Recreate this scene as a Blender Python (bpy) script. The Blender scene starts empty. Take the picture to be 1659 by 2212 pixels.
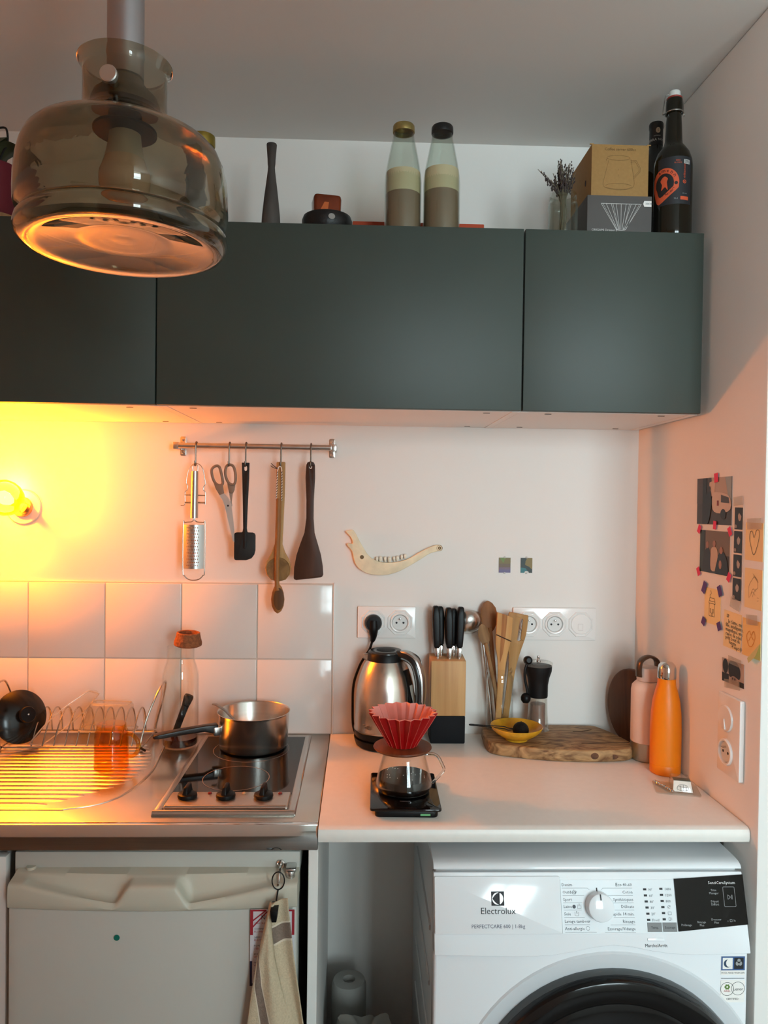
import bpy, bmesh, math, random
from mathutils import Matrix, Vector, Euler
from math import pi, sin, cos, radians

random.seed(7)
scene = bpy.context.scene
col = scene.collection

# ------------------------------------------------------------------ camera
CAM = Vector((-0.7594, -2.0223, 1.5384))
YAW, PITCH, ROLL, FPX = 0.03077, -0.01623, 0.0133, 1606.4
fwd = Vector((sin(YAW) * cos(PITCH), cos(YAW) * cos(PITCH), sin(PITCH)))
rgt = Vector((cos(YAW), -sin(YAW), 0))
upv = rgt.cross(fwd)
r2 = rgt * cos(ROLL) + upv * sin(ROLL)
u2 = -rgt * sin(ROLL) + upv * cos(ROLL)
cam_data = bpy.data.cameras.new('camera')
cam_data.sensor_fit = 'VERTICAL'
cam_data.sensor_height = 24.0
cam_data.lens = FPX / 2212.0 * 24.0
cam_data.clip_start = 0.05
cam = bpy.data.objects.new('camera', cam_data)
m3 = Matrix((r2, u2, -fwd)).transposed()
cam.matrix_world = Matrix.Translation(CAM) @ m3.to_4x4()
col.objects.link(cam)
scene.camera = cam
scene.cycles.transparent_max_bounces = 32
scene.cycles.adaptive_threshold = 0.02

# ------------------------------------------------------------------ world, daylight, exposure
world = bpy.data.worlds.new('sky')
scene.world = world
world.use_nodes = True
bg = world.node_tree.nodes['Background']
bg.inputs[0].default_value = (0.78, 0.90, 1.0, 1)
bg.inputs[1].default_value = 1.2
WIN = (-0.55, 1.05, 0.95, 2.38)          # window opening in the front wall: x0 x1 z0 z1
FRONT_Y = -4.2
SHADE_WALL_X = -0.27
day = bpy.data.lights.new('daylight', 'AREA')
day.shape = 'RECTANGLE'
day.size = WIN[1] - WIN[0] + 0.1
day.size_y = WIN[3] - WIN[2] + 0.1
day.energy = 186.0
day.color = (0.78, 0.95, 1.0)
dayo = bpy.data.objects.new('daylight', day)
dayo.location = ((WIN[0] + WIN[1]) / 2, FRONT_Y - 0.16, (WIN[2] + WIN[3]) / 2)
dayo.rotation_euler = (pi / 2, 0, 0)
col.objects.link(dayo)
vs = scene.view_settings
vs.view_transform = 'Standard'
vs.look = 'None'
vs.exposure = 0.0
vs.gamma = 1.0
vs.use_curve_mapping = False
BULB_POWER = 42.0
BULB_COLOR = (1.0, 0.445, 0.05)

# ------------------------------------------------------------------ materials
def lin(c):
    f = lambda v: v / 12.92 if v <= 0.04045 else ((v + 0.055) / 1.055) ** 2.4
    return (f(c[0] / 255), f(c[1] / 255), f(c[2] / 255), 1)
MATS = {}
def mat(name, c, rough=0.5, metal=0.0, var=None, bump=None, trans=0.0, ior=1.45, coat=0.0, spec=0.5, stretch=None, emit=None):
    """Principled material; var=(scale, amount) tints the colour with noise, bump=(scale, strength)."""
    if name in MATS: return MATS[name]
    m = bpy.data.materials.new(name); MATS[name] = m
    m.use_nodes = True
    nt = m.node_tree; n = nt.nodes; b = n['Principled BSDF']
    b.inputs['Base Color'].default_value = lin(c)
    b.inputs['Roughness'].default_value = rough
    b.inputs['Metallic'].default_value = metal
    b.inputs['IOR'].default_value = ior
    b.inputs['Transmission Weight'].default_value = trans
    b.inputs['Coat Weight'].default_value = coat
    b.inputs['Specular IOR Level'].default_value = spec
    if emit:
        b.inputs['Emission Color'].default_value = (*emit[:3], 1)
        b.inputs['Emission Strength'].default_value = emit[3]
    tc = None
    def coords():
        t = n.new('ShaderNodeTexCoord'); mp = n.new('ShaderNodeMapping')
        nt.links.new(t.outputs['Object'], mp.inputs[0])
        if stretch: mp.inputs['Scale'].default_value = stretch
        return mp
    if var or bump: tc = coords()
    if var:
        t = n.new('ShaderNodeTexNoise'); t.inputs['Scale'].default_value = var[0]; t.inputs['Detail'].default_value = 4
        nt.links.new(tc.outputs[0], t.inputs['Vector'])
        r = n.new('ShaderNodeValToRGB')
        a = var[1]; base = lin(c)
        lo = tuple(max(0, v * (1 - a)) for v in base[:3]); hi = tuple(min(1, v * (1 + a)) for v in base[:3])
        r.color_ramp.elements[0].position = 0.3; r.color_ramp.elements[1].position = 0.7
        r.color_ramp.elements[0].color = (*lo, 1); r.color_ramp.elements[1].color = (*hi, 1)
        nt.links.new(t.outputs['Fac'], r.inputs[0]); nt.links.new(r.outputs[0], b.inputs['Base Color'])
    if bump:
        t = n.new('ShaderNodeTexNoise'); t.inputs['Scale'].default_value = bump[0]; t.inputs['Detail'].default_value = 3
        nt.links.new(tc.outputs[0], t.inputs['Vector'])
        bp = n.new('ShaderNodeBump'); bp.inputs['Strength'].default_value = bump[1]; bp.inputs['Distance'].default_value = 0.002
        nt.links.new(t.outputs['Fac'], bp.inputs['Height']); nt.links.new(bp.outputs[0], b.inputs['Normal'])
    return m

def wood(name, c1, c2, scale=18, stretch=(1, 1, 0.12), rough=0.55, dist=3.0, spec=0.3):
    if name in MATS: return MATS[name]
    m = bpy.data.materials.new(name); MATS[name] = m; m.use_nodes = True
    nt = m.node_tree; n = nt.nodes; b = n['Principled BSDF']; b.inputs['Roughness'].default_value = rough; b.inputs['Specular IOR Level'].default_value = spec
    t = n.new('ShaderNodeTexCoord'); mp = n.new('ShaderNodeMapping'); mp.inputs['Scale'].default_value = stretch
    nt.links.new(t.outputs['Object'], mp.inputs[0])
    w = n.new('ShaderNodeTexNoise'); w.inputs['Scale'].default_value = scale; w.inputs['Detail'].default_value = 6
    w.inputs['Distortion'].default_value = dist
    nt.links.new(mp.outputs[0], w.inputs['Vector'])
    r = n.new('ShaderNodeValToRGB'); r.color_ramp.elements[0].position = 0.32; r.color_ramp.elements[1].position = 0.68
    r.color_ramp.elements[0].color = lin(c1); r.color_ramp.elements[1].color = lin(c2)
    nt.links.new(w.outputs['Fac'], r.inputs[0]); nt.links.new(r.outputs[0], b.inputs['Base Color'])
    bp = n.new('ShaderNodeBump'); bp.inputs['Strength'].default_value = 0.25; bp.inputs['Distance'].default_value = 0.001
    nt.links.new(w.outputs['Fac'], bp.inputs['Height']); nt.links.new(bp.outputs[0], b.inputs['Normal'])
    return m

def thin_glass(name, c=(255, 255, 255), ior=1.45, rough=0.02, haze=0.0, hazec=(235, 235, 230)):
    """One thin clear wall: tinted transparency under a Fresnel reflection, with an optional milky haze."""
    if name in MATS: return MATS[name]
    m = bpy.data.materials.new(name); MATS[name] = m; m.use_nodes = True
    nt = m.node_tree; n = nt.nodes; n.remove(n['Principled BSDF']); out = n['Material Output']
    tr = n.new('ShaderNodeBsdfTransparent'); tr.inputs[0].default_value = lin(c)
    gl = n.new('ShaderNodeBsdfGlossy'); gl.inputs['Roughness'].default_value = rough
    lw = n.new('ShaderNodeLayerWeight'); lw.inputs['Blend'].default_value = 0.5      # Schlick reflectance of a clear wall
    pw = n.new('ShaderNodeMath'); pw.operation = 'POWER'; pw.inputs[1].default_value = 4.0
    nt.links.new(lw.outputs['Facing'], pw.inputs[0])
    ml = n.new('ShaderNodeMath'); ml.operation = 'MULTIPLY_ADD'; ml.inputs[1].default_value = 0.75; ml.inputs[2].default_value = ((ior - 1) / (ior + 1)) ** 2
    nt.links.new(pw.outputs[0], ml.inputs[0])
    mx = n.new('ShaderNodeMixShader')
    nt.links.new(ml.outputs[0], mx.inputs[0])
    base = tr.outputs[0]
    if haze:
        df = n.new('ShaderNodeBsdfTranslucent'); df.inputs[0].default_value = lin(hazec)
        d2 = n.new('ShaderNodeBsdfDiffuse'); d2.inputs[0].default_value = lin(hazec)
        m2 = n.new('ShaderNodeMixShader'); m2.inputs[0].default_value = 0.5
        nt.links.new(df.outputs[0], m2.inputs[1]); nt.links.new(d2.outputs[0], m2.inputs[2])
        m1 = n.new('ShaderNodeMixShader'); m1.inputs[0].default_value = haze
        nt.links.new(tr.outputs[0], m1.inputs[1]); nt.links.new(m2.outputs[0], m1.inputs[2])
        base = m1.outputs[0]
    nt.links.new(base, mx.inputs[1]); nt.links.new(gl.outputs[0], mx.inputs[2])
    nt.links.new(mx.outputs[0], out.inputs[0])
    return m

WALL = mat('wall_paint', (232, 229, 224), 0.75, bump=(160, 0.06))
CEIL = mat('ceiling_paint', (226, 223, 218), 0.85, bump=(120, 0.05))
FLOOR = wood('floor_wood', (84, 74, 66), (104, 92, 80), 6, (0.2, 1, 1))
TILE = mat('tile_glaze', (226, 222, 217), 0.12, bump=(9, 0.04))
GROUT = mat('grout', (205, 196, 186), 0.9)
CAB = mat('cabinet_green', (57, 65, 59), 0.5, var=(5, 0.05), bump=(300, 0.03))
CABW = mat('cabinet_white', (232, 230, 226), 0.45)
WHITE = mat('white_plastic', (232, 232, 230), 0.35)
GLOSSW = mat('gloss_white', (234, 235, 236), 0.14, coat=0.3)
SOCKET = mat('socket_white', (236, 235, 232), 0.16)
STEEL = mat('steel', (196, 194, 190), 0.26, 1.0, bump=(60, 0.02))
STEELB = mat('brushed_steel', (188, 186, 183), 0.30, 1.0, var=(40, 0.08), stretch=(1, 1, 0.05))
POLISH = mat('polished_steel', (205, 205, 205), 0.10, 1.0, var=(7, 0.1), bump=(14, 0.08))
CHROME = mat('chrome', (215, 213, 210), 0.12, 1.0)
DCHROME = mat('dark_wire', (120, 112, 104), 0.3, 1.0)
ALU = mat('aluminium', (176, 174, 178), 0.42, 1.0)
BLACK = mat('black_plastic', (12, 12, 13), 0.42, spec=.25)
BLACKS = mat('black_satin', (18, 18, 19), 0.55, spec=.25)
BLACKG = mat('black_gloss', (8, 8, 9), 0.06)
DARK = mat('dark_gap', (18, 18, 18), 0.9)
CLEAR = thin_glass('clear_glass', (252, 253, 252))
JARG = thin_glass('jar_glass', (245, 248, 245))
CLEARP = thin_glass('clear_plastic', (251, 250, 247), 1.5, 0.1, 0.07)
SMOKE = mat('smoked_glass', (196, 185, 164), 0.0, trans=1.0, ior=1.46)
AMBER = thin_glass('amber_glass', (251, 219, 138), 1.5)
INK = mat('ink', (35, 36, 40), 0.6)
INKG = mat('ink_grey', (82, 85, 92), 0.6)
PAPER = mat('white_paper', (236, 233, 228), 0.7)

# ------------------------------------------------------------------ mesh helpers
def catmull(pts, n=6, closed=False):
    P = [Vector(p) for p in pts]; out = []
    L = len(P)
    for i in range(L if closed else L - 1):
        if closed: a, b, c, d = P[(i - 1) % L], P[i], P[(i + 1) % L], P[(i + 2) % L]
        else: a, b, c, d = P[max(i - 1, 0)], P[i], P[i + 1], P[min(i + 2, L - 1)]
        for k in range(n):
            t = k / n
            out.append(0.5 * ((2 * b) + (c - a) * t + (2 * a - 5 * b + 4 * c - d) * t * t + (-a + 3 * b - 3 * c + d) * t ** 3))
    if not closed: out.append(P[-1])
    return out
def circ(cx, cy, r, n=24, ry=None, a0=0, a1=2 * pi):
    ry = r if ry is None else ry
    full = abs(a1 - a0 - 2 * pi) < 1e-6
    k = n if full else n + 1
    return [(cx + r * cos(a0 + (a1 - a0) * i / n), cy + ry * sin(a0 + (a1 - a0) * i / n)) for i in range(k)]
def rrect(x0, y0, x1, y1, r, n=4):
    pts = []
    for cx, cy, a in ((x1 - r, y1 - r, 0), (x0 + r, y1 - r, pi / 2), (x0 + r, y0 + r, pi), (x1 - r, y0 + r, 1.5 * pi)):
        for i in range(n + 1):
            t = a + pi / 2 * i / n
            pts.append((cx + r * cos(t), cy + r * sin(t)))
    return pts
def rect(x0, y0, x1, y1): return [(x0, y0), (x1, y0), (x1, y1), (x0, y1)]
def sp2(pts, n=4, closed=True): return [(v.x, v.y) for v in catmull([(p[0], p[1], 0) for p in pts], n, closed)]
def holed(outer, hole):
    """outline with a hole cut in by a bridge edge"""
    bi = min(((i, j) for i in range(len(outer)) for j in range(len(hole))),
             key=lambda ij: (outer[ij[0]][0] - hole[ij[1]][0]) ** 2 + (outer[ij[0]][1] - hole[ij[1]][1]) ** 2)
    def area(p): return sum(p[i][0] * p[(i + 1) % len(p)][1] - p[(i + 1) % len(p)][0] * p[i][1] for i in range(len(p)))
    h = list(hole)
    i, j = bi
    hp = h[j]
    if area(outer) * area(h) > 0: h = h[::-1]
    j = h.index(hp)
    return outer[:i + 1] + h[j:] + h[:j + 1] + outer[i:]

class B:
    def __init__(s): s.v = []; s.f = []; s.m = []; s.mi = 0
    def add(s, vs_, fs):
        o = len(s.v); s.v += [tuple(v) for v in vs_]
        for f in fs: s.f.append([o + i for i in f]); s.m.append(s.mi)
        return s
    def mat(s, i): s.mi = i; return s
    def box(s, x0, x1, y0, y1, z0, z1):
        return s.add([(x0, y0, z0), (x1, y0, z0), (x1, y1, z0), (x0, y1, z0), (x0, y0, z1), (x1, y0, z1), (x1, y1, z1), (x0, y1, z1)],
                     [(0, 3, 2, 1), (4, 5, 6, 7), (0, 1, 5, 4), (1, 2, 6, 5), (2, 3, 7, 6), (3, 0, 4, 7)])
    def lathe(s, prof, seg=32, c=(0, 0, 0), closed=False, sx=1.0, sy=1.0):
        rings = []; vs_ = []; fs = []
        for r, z in prof:
            if r < 1e-7: rings.append([len(vs_)]); vs_.append((c[0], c[1], c[2] + z))
            else:
                rings.append(list(range(len(vs_), len(vs_) + seg)))
                vs_ += [(c[0] + r * sx * cos(2 * pi * i / seg), c[1] + r * sy * sin(2 * pi * i / seg), c[2] + z) for i in range(seg)]
        prs = list(zip(rings[:-1], rings[1:])) + ([(rings[-1], rings[0])] if closed else [])
        for a, b in prs:
            for i in range(seg):
                j = (i + 1) % seg
                if len(a) == 1 and len(b) == 1: continue
                if len(a) == 1: fs.append((a[0], b[i], b[j]))
                elif len(b) == 1: fs.append((a[i], a[j], b[0]))
                else: fs.append((a[i], a[j], b[j], b[i]))
        return s.add(vs_, fs)
    def tube(s, pts, r, seg=8, n=0, closed=False, flat=1.0):
        """swept circle; r may be a list; n subdivides with a spline; flat squashes the section"""
        P0 = [Vector(p) for p in pts]
        P = catmull(P0, n, closed) if n else P0
        L = len(P)
        if isinstance(r, (list, tuple)):
            R = [r[min(int(i / (L - 1) * (len(r) - 1)), len(r) - 2)] * (1 - (i / (L - 1) * (len(r) - 1) - min(int(i / (L - 1) * (len(r) - 1)), len(r) - 2)))
                 + r[min(int(i / (L - 1) * (len(r) - 1)), len(r) - 2) + 1] * (i / (L - 1) * (len(r) - 1) - min(int(i / (L - 1) * (len(r) - 1)), len(r) - 2)) for i in range(L)]
        else: R = [r] * L
        T = []
        for i in range(L):
            a = P[(i - 1) % L] if (closed or i) else P[i]
            b = P[(i + 1) % L] if (closed or i < L - 1) else P[i]
            t = (b - a); T.append(t.normalized() if t.length > 1e-9 else Vector((0, 0, 1)))
        nrm = T[0].orthogonal().normalized()
        if abs(T[0].y) < 0.9: nrm = (Vector((0, 1, 0)) - T[0] * T[0].y).normalized()
        vs_ = []; fs = []
        for i in range(L):
            nrm = (nrm - T[i] * nrm.dot(T[i]))
            nrm = nrm.normalized() if nrm.length > 1e-6 else T[i].orthogonal().normalized()
            bn = T[i].cross(nrm)
            vs_ += [P[i] + (nrm * cos(2 * pi * k / seg) * flat + bn * sin(2 * pi * k / seg)) * R[i] for k in range(seg)]
        for i in range(L if closed else L - 1):
            j = (i + 1) % L
            for k in range(seg):
                q = (k + 1) % seg
                fs.append((i * seg + k, i * seg + q, j * seg + q, j * seg + k))
        if not closed:
            fs.append(tuple(range(seg - 1, -1, -1))); fs.append(tuple((L - 1) * seg + k for k in range(seg)))
        return s.add(vs_, fs)
    def prism(s, poly, a, b, plane='xy'):
        def P(p, d): return {'xy': (p[0], p[1], d), 'xz': (p[0], d, p[1]), 'yz': (d, p[0], p[1])}[plane]
        n = len(poly)
        return s.add([P(p, a) for p in poly] + [P(p, b) for p in poly],
                     [tuple(range(n - 1, -1, -1)), tuple(range(n, 2 * n))] + [(i, (i + 1) % n, n + (i + 1) % n, n + i) for i in range(n)])
    def face(s, poly, d=0.0):
        return s.add([(p[0], p[1], d) for p in poly], [tuple(range(len(poly)))])
    def loft(s, rings, cap=True, closed=False):
        n = len(rings[0]); vs_ = [p for r in rings for p in r]; fs = []
        K = len(rings)
        for i in range(K if closed else K - 1):
            j = (i + 1) % K
            for k in range(n): fs.append((i * n + k, i * n + (k + 1) % n, j * n + (k + 1) % n, j * n + k))
        if cap and not closed: fs += [tuple(range(n - 1, -1, -1)), tuple((K - 1) * n + k for k in range(n))]
        return s.add(vs_, fs)
    def sheet(s, fn, nu, nv, matfn=None):
        o = len(s.v)
        for j in range(nv + 1):
            for i in range(nu + 1): s.v.append(tuple(fn(i / nu, j / nv)))
        for j in range(nv):
            for i in range(nu):
                a = o + j * (nu + 1) + i
                s.f.append([a, a + 1, a + nu + 2, a + nu + 1])
                s.m.append(matfn((i + .5) / nu, (j + .5) / nv) if matfn else s.mi)
        return s
    def xf(s, M, start=0):
        s.v[start:] = [tuple(M @ Vector(v)) for v in s.v[start:]]; return s
    def mesh(s, name, mats, bev=None, smooth=35, recalc=True):
        bm = bmesh.new()
        vv = [bm.verts.new(v) for v in s.v]
        for f, mi in zip(s.f, s.m):
            try:
                fc = bm.faces.new([vv[i] for i in f]); fc.material_index = mi
            except ValueError: pass
        if recalc: bmesh.ops.recalc_face_normals(bm, faces=bm.faces)
        if bev:
            ed = [e for e in bm.edges if len(e.link_faces) == 2 and e.calc_face_angle(0) > radians(bev[2] if len(bev) > 2 else 50)]
            bmesh.ops.bevel(bm, geom=ed, offset=bev[0], segments=bev[1], affect='EDGES', profile=0.5, clamp_overlap=True)
        me = bpy.data.meshes.new(name)
        bm.to_mesh(me); bm.free()
        for m_ in (mats if isinstance(mats, (list, tuple)) else [mats]): me.materials.append(m_)
        if smooth:
            for p in me.polygons: p.use_smooth = True
            me.set_sharp_from_angle(angle=radians(smooth))
        return me
def place(name, me, parent=None, loc=(0, 0, 0), rot=(0, 0, 0)):
    o = bpy.data.objects.new(name, me)
    o.location = loc; o.rotation_euler = rot
    if parent is not None: o.parent = parent
    col.objects.link(o); return o
def part(name, b, m, parent=None, loc=(0, 0, 0), rot=(0, 0, 0), bev=None, smooth=35, label=None, recalc=True):
    o = place(name, b.mesh(name, m, bev, smooth, recalc), parent, loc, rot)
    if label: o['label'] = label
    return o
def tag(o, label, cat, group=None):
    o['label'] = label; o['category'] = cat
    if group: o['group'] = group
    return o
def thing(name, label, cat, loc=(0, 0, 0), rot=(0, 0, 0), group=None):
    return tag(place(name, None, None, loc, rot), label, cat, group)
def struct(name, b, m, **k):
    o = part(name, b, m, **k); o['kind'] = 'structure'; return o
def stuff(o): o['kind'] = 'stuff'; return o
_dg = bpy.context.evaluated_depsgraph_get
def lettering(txt, size, m, parent, loc, rot=(0, 0, 0), align='LEFT', depth=0.0, name='lettering', sx=1.0, shear=0.0):
    cu = bpy.data.curves.new('txt', 'FONT'); cu.body = txt; cu.size = size; cu.align_x = align
    cu.resolution_u = 2; cu.extrude = depth; cu.shear = shear
    t = bpy.data.objects.new('txt', cu); col.objects.link(t)
    me = bpy.data.meshes.new_from_object(t.evaluated_get(_dg()))
    bpy.data.objects.remove(t); bpy.data.curves.remove(cu)
    me.name = name; me.materials.clear(); me.materials.append(m)
    o = place(name, me, parent, loc, rot); o.scale = (sx, 1, 1)
    return o
def lettering_joined(items, parent, m, loc=(0, 0, 0), rot=(0, 0, 0), name='lettering'):
    """many small words printed on one surface, kept as one flat print: items = (text, x, y, size, align)"""
    b = B()
    for txt, x, y, size, align in items:
        cu = bpy.data.curves.new('txt', 'FONT'); cu.body = txt; cu.size = size; cu.align_x = align; cu.resolution_u = 1
        t = bpy.data.objects.new('txt', cu); col.objects.link(t)
        me = bpy.data.meshes.new_from_object(t.evaluated_get(_dg()))
        b.add([(v.co.x + x, v.co.y + y, 0) for v in me.vertices], [tuple(p.vertices) for p in me.polygons])
        bpy.data.objects.remove(t); bpy.data.curves.remove(cu); bpy.data.meshes.remove(me)
    return stuff(part(name, b, m, parent, loc, rot, smooth=0, recalc=False))
def lines2d(b, paths, w, d=0.0):
    """thin printed strokes"""
    for path in paths:
        for (x0, y0), (x1, y1) in zip(path[:-1], path[1:]):
            dx, dy = x1 - x0, y1 - y0; L = math.hypot(dx, dy) or 1e-9
            nx, ny = -dy / L * w / 2, dx / L * w / 2
            b.add([(x0 + nx, y0 + ny, d), (x0 - nx, y0 - ny, d), (x1 - nx, y1 - ny, d), (x1 + nx, y1 + ny, d)], [(0, 1, 2, 3)])
    return b
def shell(outer, t, bottom=None):
    """closed wall profile from an outer (r, z) profile, bottom to top; inner wall t thinner, floor t thick"""
    inner = [(max(r - t, 0.0005), z) for r, z in outer[::-1]]
    z0 = outer[0][1]
    bt = t if bottom is None else bottom
    inner = [(r, max(z, z0 + bt)) for r, z in inner]
    return [(0, z0)] + outer + inner + [(0, z0 + bt)]
FACE = (pi / 2, 0, 0)                       # local xy plane turned to face the room from the back wall
RWS = 0.03                                  # the right wall runs slightly out of square
def rw_loc(u, v, d=0.0): return (RWS * u - d, -u - RWS * d, v)
RWROT = (pi / 2, 0, -pi / 2 + RWS)

# ================================================================== THE ROOM
CZ = 2.505
XL, XR = -2.7, 1.7
WE = -0.612                                  # where the short right wall ends
wb = struct('wall_back', B().box(XL - .1, 0.1, 0, 0.1, 0, CZ), WALL)
poly = [(0.0, 0.0), (RWS * -WE, WE), (XR + .1, WE), (XR + .1, 0.1), (0.0, 0.1)]
struct('wall_right', B().prism(poly, 0, CZ), WALL, bev=(0.004, 2))
struct('wall_side', B().box(XR, XR + .1, FRONT_Y, WE, 0, CZ), WALL)
struct('wall_left', B().box(XL - .1, XL, FRONT_Y, 0, 0, CZ), WALL)
b = B()
b.box(XL - .1, WIN[0], FRONT_Y - .1, FRONT_Y, 0, CZ).box(WIN[1], XR + .1, FRONT_Y - .1, FRONT_Y, 0, CZ)
b.box(WIN[0], WIN[1], FRONT_Y - .1, FRONT_Y, 0, WIN[2]).box(WIN[0], WIN[1], FRONT_Y - .1, FRONT_Y, WIN[3], CZ)
struct('wall_front', b, WALL)
struct('floor', B().box(XL - .1, XR + .1, FRONT_Y - .1, 0.1, -0.1, 0), FLOOR)
struct('ceiling', B().box(XL - .1, XR + .1, FRONT_Y - .1, 0.1, CZ, CZ + 0.1), CEIL)
struct('added_shade_wall', B().box(XL, SHADE_WALL_X, -2.78, -2.68, 0, CZ), WALL)   # added wall out of view, keeps window daylight off the left side
# french window behind the camera
wy = FRONT_Y - 0.05
xm = (WIN[0] + WIN[1]) / 2
b = B()
for x in (WIN[0], xm - .05, xm, WIN[1] - .05): b.box(x, x + .05, wy - .025, wy + .025, WIN[2], WIN[3])
for z in (WIN[2], WIN[3] - .05, WIN[2] + .62): b.box(WIN[0], WIN[1], wy - .024, wy + .024, z, z + .05)
win = struct('window_1', b, CABW)
for (x0, x1) in ((WIN[0] + .05, xm - .05), (xm + .05, WIN[1] - .05)):
    for (z0, z1) in ((WIN[2] + .05, WIN[2] + .62), (WIN[2] + .67, WIN[3] - .05)):
        part('pane', B().box(x0, x1, wy - .002, wy + .002, z0, z1), thin_glass('window_glass', (252, 253, 253)), win)

# glazed tiles, two rows above the sink top
TS, TX, TZ = 0.2035, -0.833, 0.90
tile_me = B().box(0.0015, TS - 0.0015, -0.0085, -0.0005, 0.0015, TS - 0.0015).mesh('tile', TILE, (0.0015, 2))
for i in range(7):
    for j in range(2):
        place('tile', tile_me, wb, (TX - (i + 1) * TS, 0, TZ + j * TS))
part('grout', B().box(TX - 7 * TS, TX + 0.001, -0.006, -0.0002, TZ, TZ + 2 * TS + 0.002), GROUT, wb)
part('tile_edge_strip', B().box(TX + 0.0012, TX + 0.0045, -0.0095, -0.0002, TZ, TZ + 2 * TS + 0.004), TILE, wb, bev=(0.001, 2))

# ================================================================== WALL CABINETS
ZB, ZT, YD = 1.738, 2.138, -0.3917
def wall_cabinet(x0, x1, label):
    w = x1 - x0
    t = thing('wall_cabinet', label, 'cabinet', ((x0 + x1) / 2, -0.187, ZB), group='green wall cabinets')
    h = w / 2
    b = B()
    b.box(-h, -h + .018, -.183, .186, 0, .4).box(h - .018, h, -.183, .186, 0, .4)
    b.box(-h + .0185, h - .0185, -.183, .186, 0.0008, .0185).box(-h + .0185, h - .0185, -.183, .186, .382, .399)
    b.box(-h + .0185, h - .0185, .176, .186, .019, .3815)
    part('carcass', b, CABW, t)
    part('door', B().box(-h + .0015, h - .0015, -.2047, -.1865, .001, .399), CAB, t, bev=(0.0012, 2))
    for sx in (-1, 1):
        for y in (-.155, .15):
            part('screw_slot', B().box(sx * (h - .07) - .0075, sx * (h - .07) + .0075, y - .0015, y + .0015, -.0006, .0002), DARK, t)
    return t
wall_cabinet(-0.408, -0.008, 'square grey-green wall cabinet nearest the window-side wall, two dark bottles on top')
wall_cabinet(-1.208, -0.4085, 'wide grey-green wall cabinet under the two milk bottles')
wall_cabinet(-2.008, -1.2085, 'grey-green wall cabinet directly behind the smoked glass pendant lamp')

# ================================================================== SINK TOP
SX = -0.836
SINK_Y = -0.571
t = thing('sink_top', 'stainless steel sink top with ribbed drainer and deep front edge', 'sink top', (-1.6, -0.285, 0.85))
ox, oy, oz = 1.6, 0.285, -0.85
b = B(); b.box(XL + .3 + ox, SX + ox, SINK_Y + .0125 + oy, -.0012 + oy, 0.036, 0.05)
part('top_sheet', b, mat('sink_steel', (205, 200, 192), 0.24, 1.0, var=(9, 0.06), bump=(26, 0.05)), t, bev=(0.003, 2))
part('front_edge', B().box(XL + .3 + ox, SX + ox, SINK_Y - .0005 + oy, SINK_Y + .012 + oy, -0.001, 0.0502), mat('polished_front', (214, 216, 216), 0.07, 1.0, var=(3, 0.06), bump=(5, 0.10)), t, bev=(0.002, 2))
DRS = mat('drainer_steel', (208, 204, 196), 0.28, 1.0, bump=(30, 0.05))
y = -0.105
while y > -0.495:
    u = (y + 0.105) / -0.39
    xe = -1.300 + 0.045 * sin(min(u * 1.25, 1) * pi) - (0.13 * max(0, (u - 0.62) / 0.38) ** 2)
    w2 = 0.0106
    prof = [(-w2, 0), (-w2 * .55, .0024), (w2 * .55, .0024), (w2, 0)]
    rings = []
    for x, sc in ((XL + .5, 1), (xe - .04, 1), (xe - .015, .7), (xe, .05)):
        rings.append([(x + ox, y + oy + p[0] * (0.4 + .6 * sc), 0.0498 + p[1] * sc) for p in prof])
    part('drainer_rib', B().loft(rings), DRS, t, smooth=60)
    y -= 0.0232
rim = [(-2.1, -.503, .9), (-1.44, -.503, .9), (-1.35, -.498, .9), (-1.285, -.465, .9), (-1.252, -.40, .9), (-1.238, -.30, .9), (-1.245, -.2, .9), (-1.258, -.08, .9), (-1.275, -.05, .9)]
part('drainer_rim', B().tube([(p[0] + ox, p[1] + oy, 0.0495) for p in rim], 0.0032, 8, 5), DRS, t)

# ================================================================== WORKTOP, PANEL, CABINET
prof = [(-.5855, .872), (-.588, .880), (-.588, .890), (-.585, .896), (-.578, .8995), (-.57, .900), (-.0012, .900), (-.0012, .872), (-.57, .870), (-.58, .870)]
xr = lambda y: RWS * -y - .0015
b = B(); n = len(prof)
b.add([(-0.8345, p[0], p[1]) for p in prof] + [(xr(p[0]), p[0], p[1]) for p in prof],
      [tuple(range(n - 1, -1, -1)), tuple(range(n, 2 * n))] + [(i, (i + 1) % n, n + (i + 1) % n, n + i) for i in range(n)])
tag(part('worktop', b, mat('laminate_white', (232, 228, 221), 0.38, var=(60, 0.015)), smooth=30), 'white laminate worktop over the washing machine', 'worktop')
tag(part('side_panel', B().box(-.8545, -.8355, -.562, -.004, 0.0, .8485), CABW, bev=(0.001, 1)), 'narrow white upright panel beside the hanging towel', 'panel')
t = thing('base_cabinet', 'white base cabinet at the edge of the picture beside the fridge', 'cabinet', (-1.75, -0.28, 0))
part('carcass', B().box(-.28, .28, -.255, .275, 0, .838), CABW, t)
part('door', B().box(-.30, .305, -.277, -.257, .08, .831), CABW, t, bev=(0.002, 2))
t = thing('wall_bracket', 'small metal bracket under the end of the white worktop', 'bracket', (0.002, -0.46, 0.83))
part('plate', B().box(-.014, .0105, -.03, .03, .034, .0375), DCHROME, t); part('arm', B().box(.0065, .0105, -.03, .03, -.01, .034), DCHROME, t)

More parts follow.
